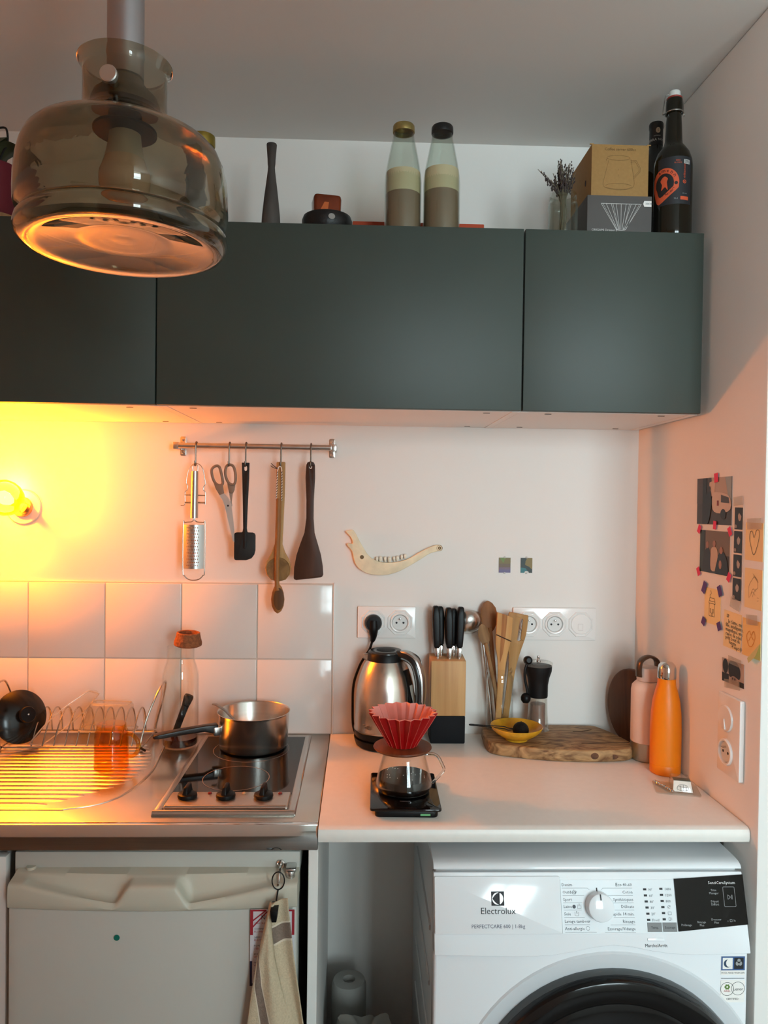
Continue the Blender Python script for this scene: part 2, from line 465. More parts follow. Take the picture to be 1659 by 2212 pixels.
# ================================================================== FRIDGE
FX0, FX1 = -1.430, -0.872
fc = (FX0 + FX1) / 2; fw = (FX1 - FX0) / 2
FRW = mat('fridge_white', (190, 191, 184), 0.4, bump=(220, 0.04))
FRH = mat('fridge_handle_cream', (196, 192, 176), 0.4)
t = thing('refrigerator', 'white undercounter fridge with scooped handles, green dot on its door', 'fridge', (fc, -0.28, 0))
part('body', B().box(-fw + .012, fw - .012, -.245, .25, .01, .795), FRW, t)
part('top_cover', B().box(-fw, fw, -.272, .255, .7965, .838), FRW, t, bev=(0.002, 2))
dl, dr = -1.421 - fc, -0.874 - fc
def bow(x): return -.022 * (1 - ((x - (dl + dr) / 2) / ((dr - dl) / 2)) ** 2)
N = 24
xs = [dl + (dr - dl) * i / N for i in range(N + 1)]
front = [(x, -.3175 + bow(x) * .6) for x in xs]
outl = front + [(dr, -.2465), (dl, -.2465)]
part('door', B().prism(outl, .05, .752), FRW, t, bev=(0.003, 2, 60))
# handle moulding: a cap across the top of the door with two scooped grips
def scoop(x):
    u = (x - dl) / (dr - dl)
    def one(a, c, steep_at_left):
        if u <= a or u >= c: return 0
        q = (u - a) / (c - a)
        if not steep_at_left: q = 1 - q
        rise = min(1, q / .16); rise = rise * rise * (3 - 2 * rise)
        return rise * (1 - q) ** .85 * 1.12
    return one(.05, .425, False) + one(.575, .95, True)
rows = []
segs = 140
for i in range(segs + 1):
    x = dl - .001 + (dr - dl + .002) * i / segs
    yf = -.3205 + bow(x) * .6
    s_ = scoop(x)
    top = .798
    rows.append([(x, yf + .002, .7525), (x, yf, .756), (x, yf - .001, .772 - .016 * s_), (x, yf, top - .008 - .034 * s_), (x, yf + .0015, top - .003 - .034 * s_), (x, yf + .005, top - .0335 * s_), (x, yf + .010, top + .001 - .036 * s_),
                 (x, yf + .020, top + .003 - .036 * s_), (x, yf + .027, top + .004 - .030 * s_), (x, yf + .032, top + .006 - .008 * s_), (x, yf + .036, top + .008), (x, -.250, top + .011), (x, -.249, .7525)])
part('door_handle', B().loft(rows), FRH, t, smooth=50)
part('hinge', B().box(.253, .273, -.30, -.2725, .8085, .8165).prism(circ(.263, -.297, .009, 14), .795, .8135), STEEL, t, bev=(0.002, 2))
part('hinge_cap', B().prism(circ(dl + .024, -.275, .009, 18), .806, .8115), FRH, t)
tag(part('sticker_dot', B().prism(circ(0, 0, .0055, 20), 0, .0008), mat('green_dot', (20, 112, 96), 0.4), None, (-1.212, -.6115, .702), FACE), 'small round teal green sticker on the fridge door', 'sticker')
# cam lock with a hook
t = thing('hook_knob', 'round silver lock cylinder with a hook above the towel', 'hook', (-0.9095, -.5525, .8145), FACE)
part('rose', B().lathe([(0, 0), (.0085, 0), (.0085, .004), (.0065, .006), (.0055, .005), (0, .005)], 20), CHROME, t)
part('hook_wire', B().tube([(0, 0, .004), (0, -.002, .018), (0, -.008, .03), (0, -.016, .036), (0, -.021, .046), (0, -.0165, .052)], .0022, 8, 4), CHROME, t)
# emergency numbers magnet
RED = mat('print_red', (158, 36, 48), .6); BLUE = mat('print_navy', (28, 32, 66), .6)
t = thing('magnet_card', 'white emergency numbers card with red and navy corners behind the towel', 'card', (-0.918, -.6105, .608), FACE)
b = B().box(-.0425, .0415, 0, .147, 0, .0012)
part('card', b, mat('card_white', (214, 212, 216), .5), t)
b = B()
z = .0014
b.face(rect(-.0425, .098, -.037, .147), z).face(rect(-.037, .1435, -.012, .147), z).face([(-.037, .128), (-.017, .1435), (-.013, .1435), (-.037, .1245)], z)
b.face([(-.037, .116), (-.012, .1435), (-.0085, .1435), (-.037, .1125)], z)
part('red_corner', b, RED, t, smooth=0)
part('red_corner', B().face(rect(.0365, .098, .0415, .147), z).face(rect(.014, .1435, .0365, .147), z), RED, t, smooth=0)
part('navy_corner', B().face(rect(-.0425, 0, -.038, .048), z).face(rect(-.038, 0, -.01, .005), z), BLUE, t, smooth=0)
lettering('NUMÉROS', .012, INK, t, (-.022, .128, .0016), sx=.85)
words = ['SERRURIER', '', 'COMMISSARIAT', 'PLOMBIER', '', 'SAMU', 'ÉLECTRICIEN', '', 'POMPIERS', 'DÉBOUCHAGE', '', 'EDF/GDF', 'VITRERIE', '', 'INFO EAU', 'VOLETS', '', 'CLIMAT', 'CHAUDIÈRE', '', 'DÉBARRAS']
ib, ir = [], []
for i, w in enumerate(words):
    if w: (ir if w in ('SERRURIER', 'PLOMBIER', 'ÉLECTRICIEN', 'DÉBOUCHAGE', 'VITRERIE', 'VOLETS', 'CHAUDIÈRE') else ib).append((w, -.035, .119 - i * .0054, .0052, 'LEFT'))
lettering_joined(ib, t, INK, (0, 0, .0015)); lettering_joined(ir, t, RED, (0, 0, .0015))

# ================================================================== WASHING MACHINE
WX0, WX1 = -0.6095, -0.0008
wc = (WX0 + WX1) / 2; ww = (WX1 - WX0) / 2
WM = mat('washer_white', (228, 231, 234), 0.13, coat=0.2)
WMS = mat('washer_side', (205, 206, 206), 0.3)
t = thing('washing_machine', 'white front loading washing machine with black door and display', 'washing machine', (wc, -0.31, 0))
# body: sides with pressed ribs
part('body', B().box(-ww + .004, ww - .004, -.268, .27, .012, .822), WMS, t, bev=(0.006, 2))
for i in range(5):
    z = .20 + i * .115
    part('side_rib', B().loft([[(-ww + .0035, y, z + (y + .2) * .0 + dz) for dz in (-.006, .006)] + [(-ww + .0005, y, z + dz) for dz in (.004, -.004)] for y in (-.20, .15)]), WMS, t)
prof = [(.15, .832), (-.250, .832), (-.268, .8305), (-.276, .827), (-.2795, .8215), (-.2795, .8205), (.15, .8205)]
part('top_lid', B().prism(prof, -ww, ww, 'yz'), WM, t, bev=(0.002, 2, 60))
# front panel below
part('front_panel', B().prism(rect(-ww, .05, ww, .6995), -.312, -.268, 'xz'), WM, t, bev=(0.006, 3))
# sloped control fascia
A = 0.28834
n_ = 16
lo = []
for i in range(n_ + 1):
    u = -.3045 + .609 * i / n_
    arch = .020 * math.exp(-((u - .035) / .085) ** 2)
    lo.append((u, -.024 - .006 * (1 - abs(u / .3045)) + arch * 1.05, 0))
bb = B()
top_, bot_ = [(u, .1205) for u, _, _ in lo], [(u, v) for u, v, _ in lo]
outline = bot_ + top_[::-1]
bpart = bb.prism(outline, -.032, 0.0)
fas = part('control_fascia', bpart, WM, t, (0, -.315, .70), (pi / 2 - A, 0, 0), bev=(0.002, 2, 60))
part('drawer_front', B().prism(rrect(-.3035, .0125, -.0585, .1135, .003), 0, .0045), WM, fas, bev=(0.0015, 2))
part('program_panel', B().prism(rect(-.0575, .0125, .1655, .1065), 0, .0012), mat('panel_grey_white', (214, 219, 222), .3), fas)
part('display', B().prism([(.167, .0152), (.3045, .027), (.3045, .1155), (.167, .108)], 0, .0022), BLACKG, fas)
dial = part('dial', B().lathe([(0, .021), (.022, .021), (.0245, .0195), (.0255, .016), (.0262, .0), (0, .0)], 40), WM, fas, (.0150, .0605, .0012))
part('dial_mark', B().box(-.0011, .0011, .014, .0245, .0212, .0217).box(-.0011, .0011, .0245, .032, -.0, .0006), INK, dial, rot=(0, 0, .06))
lt = [('Denim', -.0553, .0953), ('Outdoor', -.0543, .0822), ('Sport', -.0538, .0692), ('Laine', -.0535, .057), ('Soie', -.0532, .0441), ('Lavage tambour', -.0531, .0313), ('Anti-allergie', -.053, .0185)]
rt = [('40-60', .0831, .095), ('Coton', .0836, .0819), ('Synthétiques', .0838, .0688), ('Délicats', .084, .0566), ('Rapide 14 min.', .0838, .0436), ('Rinçage', .0839, .0307), ('Essorage/Vidange', .084, .0179)]
it = [(a, x, y, .0078, 'LEFT') for a, x, y in lt] + [(a, x, y, .0078, 'RIGHT') for a, x, y in rt]
it += [(s, .1145 + .0006 * i, .0866 - i * .0107, .0066, 'LEFT') for i, s in enumerate(["90'", "60'", "40'", "30'", "20'", 'Froid'])]
it += [(s, .1465 + .0003 * i, .0874 - i * .0107, .0066, 'LEFT') for i, s in enumerate(['1400', '1200', '800'])]
lettering_joined(it, fas, INKG, (0, 0, .0016), name='program_lettering')
lettering_joined([('Eco', .0505, .095, .0085, 'LEFT')], fas, INK, (0, 0, .0017), name='program_lettering')
b = B()
for i, (a, x, y) in enumerate(lt):
    e = [-.005, -.012, -.017, -.0185, -.0135, -.004, .008][i]
    lines2d(b, [[(x, y - .0035), (e, y - .0035)] + ([(e + .004, y - .0065)] if i == 0 else [])], .0004)
for i, (a, x, y) in enumerate(rt):
    e = [.025, .034, .043, .046, .043, .036, .024][i]
    lines2d(b, [[(x, y - .0035), (e, y - .0035)] + ([(e - .003, y - .0065)] if i == 0 else [])], .0004)
# little wash symbols
def pot(b, x, y, s=.007):
    lines2d(b, [[(x - s / 2, y + s / 2), (x - s / 2, y - s / 2), (x + s / 2, y - s / 2), (x + s / 2, y + s / 2)], [(x - s * .2, y + s * .1), (x, y + s * .75), (x + s * .2, y + s * .1)]], .0005)
pot(b, -.023, .0595); pot(b, -.0285, .0465); pot(b, -.0315, .0845, .006); b.face(circ(-.033, .0592, .0034, 12)); lines2d(b, [circ(-.0085, .0215, .0034, 14)], .0005)
lines2d(b, [[(.150, .0562), (.1555, .0605)], circ(.1527, .0582, .0027, 12), rect(.1497, .0445, .1562, .0495) + [(.1497, .0445)], [(.1505, .0345), (.1505, .0395), (.1535, .0395), (.1535, .0345), (.1505, .0345)], [(.156, .0395), (.156, .0348)]], .0005)
part('program_lines', b, INKG, fas, (0, 0, .0015), smooth=0)
for i in range(6):
    part('indicator', B().box(0, .0062, 0, .0036, 0, .0005), INK, fas, (.1046 + .0006 * i, .0875 - i * .0107, .0012))
    part('indicator', B().box(0, .0062, 0, .0036, 0, .0005), INK, fas, (.1366 + .0003 * i, .0883 - i * .0107, .0012))
GREY = mat('key_grey', (112, 112, 112), .4)
for x0, x1, w in ((.1074, .1352, 'Temp.'), (.1372, .1645, 'Essorage')):
    kk = part('key', B().box(x0, x1, .0150, .0310, .0012, .0022), GREY, fas)
    lettering(w, .0058, INK, kk, ((x0 + x1) / 2, .0208, .0025), align='CENTER')
LG = mat('ink_light', (150, 152, 152), .5)
it = [('SensiCareSystem', .2335, .0985, .0078, 'LEFT')]
lettering_joined(it, fas, mat('ink_white', (215, 215, 212), .5), (0, 0, .0026), name='display_lettering')
it = [('Time', .243, .0862, .0055, 'CENTER'), ('Manager', .243, .0807, .0055, 'CENTER'), ('Départ', .2435, .0662, .0055, 'CENTER'), ('Différé', .2435, .0607, .0055, 'CENTER'),
      ('Prélavage', .1837, .0250, .0055, 'CENTER'), ('Rinçage', .2135, .0300, .0055, 'CENTER'), ('Plus', .2135, .0245, .0055, 'CENTER'), ('Douceur', .2427, .0345, .0055, 'CENTER'), ('Plus', .2427, .0290, .0055, 'CENTER'), ('3s', .276, .0325, .005, 'LEFT')]
lettering_joined(it, fas, LG, (0, 0, .0026), name='display_lettering')
b = B(); lines2d(b, [rrect(.2618, .0585, .2845, .0935, .0015, 2) + [(.2845, .092)], [(.2700, .0715), (.2700, .0795), (.2755, .0755), (.2700, .0715)], [(.2772, .0715), (.2772, .0795)], [(.2788, .0715), (.2788, .0795)], [(.264, .0335), (.2665, .0335)], rect(.2695, .0320, .2735, .0362) + [(.2695, .0320)]], .0006)
stuff(part('display_symbols', b, LG, fas, (0, 0, .0026), smooth=0))
lettering('Marche/Arrêt', .0078, INK, fas, (.1215, -.0115, .0006), align='CENTER')
part('power_key', B().prism(rrect(.1054, -.0018, .1385, .0042, .0022), 0, .0014), WM, fas, bev=(.0006, 2))
lettering('Electrolux', .0165, INK, fas, (-.1815, .0475, .0048), align='CENTER')
lettering('PERFECTCARE 600 | 1-8kg', .0092, mat('ink_blue_grey', (70, 76, 96), .6), fas, (-.182, .0232, .0048), align='CENTER')
b = B(); s = .0125
b.mat(0).face(rect(-s, -s, s, s), 0)
b.mat(1).face(circ(0, 0, .0108, 28), .0002)
b.mat(0).face(rect(-.0012 + .003, -.0108, .0026 + .0012, .0108), .0003)
b.face([(.003, 0), (.003, .0102)] + [(.003 - .0132 * sin(q) ** 1.0, .0102 * cos(q) ** 2) for q in [i * pi / 16 for i in range(1, 9)]], .0003)
b.face([(.003, 0)] + [(.003 - .0132 * sin(q), -.0102 * cos(q) ** 2) for q in [i * pi / 16 for i in range(8, -1, -1)]], .0003)
part('emblem', b, [INK, WM], fas, (-.1815, .0745, .0047), smooth=0)
# round door
DC = (.039, -.310, .372)
R_ = .272
part('door_recess', B().lathe([(R_ + .034, 0), (R_ + .030, .004), (R_ + .010, .003), (R_ + .004, .001), (R_ - .02, .001)], 72), mat('recess_white', (206, 209, 212), .25), t, (DC[0] - 0.0, -.3115, DC[2]), FACE)
door = part('door', B().lathe([(R_, 0), (R_ + .001, .022), (R_ - .006, .034), (R_ - .022, .040), (R_ - .040, .038), (R_ - .046, .034), (R_ - .085, .046), (R_ - .092, .044), (R_ - .10, .036), (.158, .016)], 72), mat('door_black', (14, 14, 15), .10), t, (DC[0], -.3125, DC[2]), FACE)
part('door_rim', B().lathe([(R_ + .0015, 0), (R_ + .003, .012), (R_ + .0012, .020)], 72), mat('door_rim_grey', (70, 72, 72), .3), door)
part('door_glass', B().lathe([(.160, .016), (.14, .030), (.10, .040), (.05, .045), (0, .046)], 56), thin_glass('door_glass_dark', (60, 66, 68), 1.5), door)
part('drum', B().lathe([(.170, .008), (.165, -.035), (.16, -.04), (0, -.042)], 40), mat('drum_steel', (90, 90, 90), .4, 1.0), door)
# stickers on the front
st = part('approval_sticker', B().prism(rrect(-.0235, -.0185, .0235, .0185, .002), 0, .0005), PAPER, t, (.2745, -.3122, .6485), FACE)
b = B(); b.mat(0).face(rect(-.0232, -.009, .0232, .0182), .0007).mat(1).face(rect(-.0205, -.0065, -.001, .0155), .0009).mat(2).face(rect(.002, -.0065, .0205, .0155), .0009)
b.mat(3).face(circ(-.0107, .0045, .0078, 22), .0011).mat(1).face(circ(-.0085, .0055, .0055, 20, .0075), .0013)
b.mat(4)
for q in (90, 210, 330): b.face(circ(.0112 + .0034 * cos(radians(q)), .0062 + .0034 * sin(radians(q)), .0034, 12, .0044), .0011)
part('sticker_print', b, [mat('sticker_blue', (62, 92, 140), .5), PAPER, INK, mat('sticker_slate', (52, 70, 92), .5), LG], st, smooth=0)
lettering('WOOL HAND WASH SAFE', .0048, INK, st, (0, -.0155, .0007), align='CENTER', sx=.80)
part('sticker_rule', B().face(rect(-.023, -.0255, .023, -.0245), 0), INKG, st, (0, 0, .0002), smooth=0)
st2 = part('certified_sticker', B().prism(rrect(-.0235, -.0215, .0235, .0215, .002), 0, .0005), PAPER, t, (.2745, -.3122, .5985), FACE)
b = B(); lines2d(b, [circ(-.0105, .0045, .0128, 28) + [(.0023, .0045)], circ(.0105, .0055, .0128, 28) + [(.0233, .0055)]], .0008, .0007)
part('sticker_rings', b, INK, st2, smooth=0)
b = B()
for q in range(6): b.face(circ(-.0105 + .0036 * cos(q * pi / 3), .0085 + .0036 * sin(q * pi / 3), .0021, 8), .0007)
part('sticker_leaf', b, mat('sticker_green', (96, 128, 62), .6), st2, smooth=0)
lettering('ARIEL', .0052, RED, st2, (-.0105, -.0012, .0008), align='CENTER')
lettering('Lenor', .0082, INK, st2, (.0108, .0018, .0008), align='CENTER')
lettering('CERTIFIED', .0052, INK, st2, (0, -.0165, .0008), align='CENTER')

# ================================================================== LAMPS
t = thing('pendant_lamp', 'smoked glass pendant lamp on a grey metal stem, its bulb unlit', 'lamp', (-1.0605, -1.075, 1.8455))
outer = [(.060, .0115), (.100, .0045), (.112, .0012), (.1195, .0030), (.1245, .0085), (.126, .0155), (.1248, .0225), (.1205, .0285), (.1180, .0315), (.1190, .0340), (.1235, .0375), (.1256, .044), (.1262, .056), (.1258, .072),
         (.1238, .092), (.1200, .109), (.1145, .122), (.1075, .130), (.0995, .1345), (.0890, .1395), (.0745, .1465), (.0610, .1550), (.0540, .1635), (.0505, .1725), (.0498, .185), (.0497, .215), (.0508, .221), (.0545, .2255), (.0565, .2285)]
inner = [(.0548, .2295), (.052, .2245), (.0478, .219), (.0470, .214), (.0470, .185), (.0478, .1725), (.0515, .1620), (.0590, .1530), (.0730, .1440), (.0880, .1370), (.0985, .1320), (.1060, .1275), (.1125, .1200), (.1175, .1080), (.1210, .0912),
         (.1229, .072), (.1233, .056), (.1227, .0445), (.1206, .0395), (.1160, .0350), (.1150, .0315), (.1172, .0275), (.1216, .0218), (.1229, .0155), (.1217, .0105), (.118, .0070), (.112, .0048), (.100, .0085), (.060, .0155)]
ripple = [(.052, .0128), (.044, .0114), (.036, .0134), (.028, .0120), (.020, .0138), (.012, .0124), (0, .0138)]
outer = [(r, z) for r, z in ripple[::-1]] + outer
inner = inner + [(r, z + .0036) for r, z in ripple]
part('glass_shade', B().lathe([(r * 1.01, z * 1.008) for r, z in outer + inner], 72), SMOKE, t, smooth=50)
part('stem', B().lathe([(0, .212), (.0195, .212), (.0222, .214), (.0222, CZ - 1.8475), (0, CZ - 1.8475)], 32), ALU, t)
part('ceiling_rose', B().lathe([(.023, CZ - 1.8475 - .045), (.055, CZ - 1.8475 - .04), (.06, CZ - 1.8475 - .001), (0, CZ - 1.8475 - .001)], 32), ALU, t)
part('socket_bell', B().lathe([(0, .2125), (.021, .2125), (.0235, .206), (.030, .198), (.038, .190), (.0405, .182), (.0405, .176), (0, .176)], 32), mat('bell_brown', (122, 110, 96), .45), t)
part('socket', B().lathe([(0, .1755), (.020, .1755), (.021, .160), (.033, .1540), (.0385, .1500), (.0385, .1465), (.0205, .1455), (0, .1455)], 36), BLACKS, t)
part('clamp_screw', B().lathe([(0, 0), (.0052, 0), (.0052, .016), (.0095, .0165), (.0102, .018), (.0102, .0235), (.009, .0245), (0, .0245)], 24), mat('screw_metal', (200, 198, 194), .35, 1.0), t, (0, -.040, .186), FACE)
bulb = part('bulb', B().lathe([(0, .063), (.012, .0645), (.022, .0695), (.0285, .0775), (.0310, .087), (.0300, .097), (.0268, .107), (.0245, .1135)], 36), mat('bulb_frosted', (228, 206, 186), .25), t)
part('bulb_collar', B().lathe([(.0247, .1133), (.0225, .122), (.0200, .134), (.0190, .1450), (0, .1450)], 32), mat('bulb_collar_white', (206, 203, 192), .4), bulb)

LX, LY, LZ = -1.684, -.052, 1.538
t = thing('wall_lamp', 'glowing amber globe bulb in a bare wall socket above the tiles', 'lamp', (-1.663, 0, 1.507), FACE)
part('wall_plate', B().lathe([(0, .001), (.046, .001), (.0465, .003), (.044, .006), (.030, .008), (0, .008)], 36), mat('porcelain', (238, 234, 226), .25), t)
part('lamp_holder', B().lathe([(0, .0075), (.027, .0075), (.0255, .017), (.019, .021), (.012, .022), (0, .022)], 28), mat('holder_wood', (206, 150, 92), .4), t)
g = part('globe', B().lathe([(.014, -.058), (.016, -.050), (.024, -.042), (.036, -.030), (.044, -.014), (.0465, .003), (.044, .020), (.035, .0345), (.020, .0435), (0, .0465)], 40), thin_glass('amber_bulb_glass', (255, 190, 70), 1.4), t, (-.016, .023, .073), (-.45, -.55, 0))
part('bulb_cap', B().lathe([(.014, -.057), (.0145, -.066), (.010, -.07), (0, -.07)], 20), mat('brass', (190, 150, 80), .3, 1.0), g)
part('filament', B().lathe([(0, -.028), (.010, -.02), (.017, -.004), (.017, .010), (.010, .020), (0, .023)], 20), mat('filament_glow', (255, 200, 120), .5, emit=(1.0, .62, .22, 40.0)), g)
pl = bpy.data.lights.new('bulb_light', 'POINT')
pl.energy = BULB_POWER; pl.color = BULB_COLOR; pl.shadow_soft_size = 0.024
plo = bpy.data.objects.new('bulb_light', pl); plo.location = (LX, LY, LZ); col.objects.link(plo)

# ================================================================== ELECTRICAL PLATES
def round_socket(parent, x, y, pins=True, z=.0095):
    ring = part('socket_ring', B().lathe([(.0205, .0008), (.0225, .0045), (.0255, .0048), (.0272, .0035), (.0275, 0), (.0200, 0)], 36, closed=True), SOCKET, parent, (x, y, z))
    if pins:
        part('socket_dish', B().lathe([(0, .0006), (.0195, .0006), (.0206, .003)], 32), mat('socket_dish', (222, 224, 222), .2), ring)
        for s in (-1, 1): part('pin_hole', B().prism(circ(s * .0095, -.0005, .0028, 12), .0006, .0012), INK, ring)
        part('earth_pin', B().lathe([(0, .011), (.0022, .010), (.0024, .0006), (0, .0006)], 12), CHROME, ring, (0, .0105, 0))
    return ring
def rocker(parent, x, y, z=.0095):
    r = part('blank_disc', B().lathe([(0, .0028), (.0262, .0026), (.0274, .0015), (.0277, 0), (0, 0)], 36), SOCKET, parent, (x, y, z))
    b = B(); lines2d(b, [[(-.008, -.014), (-.008, .001), (.005, .001), (.005, -.014)], [(-.008, -.016), (.006, -.016)]], .0007, .0031)
    part('rocker_mark', b, mat('mark_grey', (190, 186, 182), .5), r, smooth=0)
t = thing('wall_outlet', 'white double wall socket above the kettle with a black plug in it', 'socket', (-.686, 0, 1.206), FACE)
part('plate', B().prism(rrect(-.079, -.043, .079, .043, .003), .0008, .0095), SOCKET, t, bev=(.002, 2))
for x in (-.036, .036):
    part('plate_moulding', B().lathe([(.0290, 0), (.0330, .0022), (.0352, .0022), (.0365, 0)], 8), SOCKET, t, (x, 0, .0095), (0, 0, pi / 8), smooth=20)
    round_socket(t, x, 0)
t = thing('wall_outlet', 'white triple wall plate partly behind the wooden utensils', 'socket', (-.2265, 0, 1.205), FACE)
part('plate', B().prism(rrect(-.1145, -.0445, .1145, .0445, .003), .0008, .0095), SOCKET, t, bev=(.002, 2))
for i, x in enumerate((-.072, 0, .072)):
    part('plate_moulding', B().lathe([(.0290, 0), (.0330, .0022), (.0352, .0022), (.0365, 0)], 8), SOCKET, t, (x, 0, .0095), (0, 0, pi / 8), smooth=20)
    if i < 2: round_socket(t, x, 0)
    else: rocker(t, x, 0)
t = thing('wall_switch', 'white upright plate with round switch and socket beside the orange bottle', 'switch', rw_loc(.515, 1.0605), RWROT)
part('plate', B().prism(rrect(-.0435, -.0825, .0435, .0825, .003), .0008, .0105), SOCKET, t, bev=(.0015, 2))
part('switch_disc', B().lathe([(0, .004), (.0262, .0036), (.0274, .002), (.0277, 0), (0, 0)], 36), SOCKET, t, (-.010, .033, .0105))
part('switch_rocker', B().prism([(-.008, -.022), (.006, -.022), (.0, .0)], 0, .004), SOCKET, t, (-.010, .033, .0125), bev=(.001, 2))
round_socket(t, -.008, -.036, z=.0105)

# ================================================================== KETTLE AND BASE
kx, ky = -.690, -.086
t = thing('power_base', 'round black power base and cord under the steel kettle', 'power base', (kx, ky, .9))
part('base', B().lathe([(0, 0), (.068, 0), (.076, .004), (.080, .016), (.081, .0225), (.070, .0235), (0, .0235)], 44), BLACK, t)
cord = [(-.0395, .0445, .29), (-.0415, .030, .262), (-.046, .028, .246), (-.056, .04, .225), (-.070, .064, .20), (-.086, .066, .15), (-.0905, .06, .10), (-.086, .052, .05), (-.074, .042, .012)]
plug = part('plug', B().lathe([(0, 0), (.0205, 0), (.0225, .004), (.0225, .020), (.019, .028), (0, .029)], 28), BLACK, t, (-.0323, .0765, .306), FACE)
part('plug_neck', B().tube([(0, .006, .016), (0, -.018, .020), (0, -.038, .016), (-.003, -.050, .012)], [.016, .013, .0085, .005], 12, 4), BLACK, plug)
part('cord', B().tube([(-.035, .0645, .257)] + [(-.041, .058, .238), (-.052, .056, .22), (-.068, .064, .19), (-.0835, .066, .14), (-.0855, .058, .08), (-.083, .05, .03), (-.072, .036, .010)], .0034, 8, 5), BLACK, t)
t = thing('kettle', 'brushed steel kettle with black lid and curved handle', 'kettle', (kx, ky, .9245))
part('foot_ring', B().lathe([(0, 0), (.0765, 0), (.0795, .004), (.0805, .018), (.0795, .0195), (0, .0195)], 48), BLACK, t)
body = part('body', B().lathe([(0, .020), (.0812, .020), (.0812, .024), (.0798, .028), (.0796, .060), (.0782, .095), (.0740, .130), (.0665, .160), (.0570, .184), (.0490, .1975), (0, .1975)], 56), mat('kettle_steel', (205, 196, 186), .27, 1.0, var=(60, .05), stretch=(.02, .02, 1)), t)
part('lid_collar', B().lathe([(.0495, .194), (.0475, .2145), (.0455, .217), (0, .217)], 40), BLACK, t)
lid = part('lid', B().lathe([(0, .221), (.024, .221), (.0265, .2225), (.040, .2225), (.0450, .219), (.0455, .216), (0, .216)], 40), mat('lid_black', (40, 38, 36), .25), t)
part('lid_recess', B().lathe([(0, .0008), (.021, .0008), (.0245, .0002), (0, .0002)], 32), BLACKS, lid, (0, 0, .2225))
part('spout', B().loft([[(-.040, -.012, .19), (-.040, .012, .19), (-.040, .008, .212), (-.040, -.008, .212)], [(-.060, -.004, .200), (-.060, .004, .200), (-.060, .003, .213), (-.060, -.003, .213)]]), STEEL, t, bev=(.002, 2))
hd = Euler((0, 0, -.55)).to_matrix().to_4x4()
b = B().tube([(.036, 0, .213), (.060, 0, .212), (.085, 0, .198), (.098, 0, .165), (.102, 0, .125), (.100, 0, .090), (.089, 0, .066), (.074, 0, .055)], [.013, .013, .0125, .0125, .012, .0115, .011, .012], 12, 5, flat=1.25)
part('handle', b.xf(hd), mat('handle_dark', (32, 29, 27), .22), t)
b = B().tube([(.046, 0, .222), (.066, 0, .221), (.092, 0, .207), (.1075, 0, .170), (.1115, 0, .125), (.1085, 0, .088)], [.0045, .006, .006, .006, .0055, .003], 10, 5, flat=2.2)
part('handle_strip', b.xf(hd), STEELB, t)
b = B().loft([[(.060, -.012, .178), (.060, .012, .178), (.062, .012, .178), (.062, -.012, .178)], [(.0785, -.014, .10), (.0785, .014, .10), (.0845, .014, .10), (.0845, -.014, .10)], [(.079, -.014, .040), (.079, .014, .04), (.0835, .014, .04), (.0835, -.014, .04)]])
part('gauge_strip', b.xf(hd), BLACK, t, bev=(.002, 2))
b = B().loft([[(.0745, -.0065, .140), (.0745, .0065, .140), (.0765, .0065, .140), (.0765, -.0065, .140)], [(.0835, -.0065, .095), (.0835, .0065, .095), (.0858, .0065, .095), (.0858, -.0065, .095)], [(.083, -.0065, .055), (.083, .0065, .055), (.0850, .0065, .055), (.0850, -.0065, .055)]])
part('water_gauge', b.xf(hd), mat('gauge_clear', (170, 168, 160), .15), t)
lettering('Tefal', .014, mat('emboss', (150, 140, 128), .3, 1.0), t, (-.058, -.0567, .034), (pi / 2, 0, -.80), depth=.0006)

# ================================================================== KNIFE BLOCK
BAM = wood('bamboo', (176, 132, 84), (205, 164, 112), 40, (1, 1, .04), .5, .6)
t = thing('knife_block', 'bamboo knife block with black lower half holding black handled knives', 'knife block', (-.5245, -.050, .9))
part('bamboo_body', B().loft([[(-.0455, -.035, .0735), (.0455, -.035, .0735), (.0455, .037, .0735), (-.0455, .037, .0735)], [(-.0455, -.035, .218), (.0455, -.035, .218), (.0455, .037, .2235), (-.0455, .037, .2235)]]), BAM, t, bev=(.0012, 2))
part('black_foot', B().box(-.0455, .0455, -.035, .037, 0, .073), mat('block_black', (20, 21, 24), .7, spec=.2), t, bev=(.003, 2))
def knife(x, y, z, lean, tall, label):
    k_ = thing('kitchen_knife', label, 'knife', (x, y, z), (radians(-3), radians(lean), 0), 'knives in the bamboo block')
    part('bolster', B().loft([[(-.0035, -.009, -.004), (.0035, -.009, -.004), (.0035, .009, -.004), (-.0035, .009, -.004)], [(-.006, -.008, .010), (.006, -.008, .010), (.006, .010, .010), (-.006, .010, .010)], [(-.0072, -.009, .026), (.0072, -.009, .026), (.0072, .011, .026), (-.0072, .011, .026)]]), CHROME, k_, bev=(.002, 2))
    h = tall
    part('handle', B().loft([[(sx * w, y0 if sy < 0 else y1, zz) for sx, sy in ((-1, -1), (1, -1), (1, 1), (-1, 1))] for zz, w, y0, y1 in ((.0265, .0078, -.010, .012), (.05, .0092, -.011, .013), (.05 + h * .5, .0105, -.012, .014), (h + .012, .0090, -.011, .015), (h + .0265, .0072, -.008, .013))]), mat('knife_black', (14, 14, 15), .4, spec=.25), k_, bev=(.004, 3))
    part('blade', B().box(-.0008, .0008, -.008, .009, -.12, -.003), STEELB, k_)
kz = 1.124
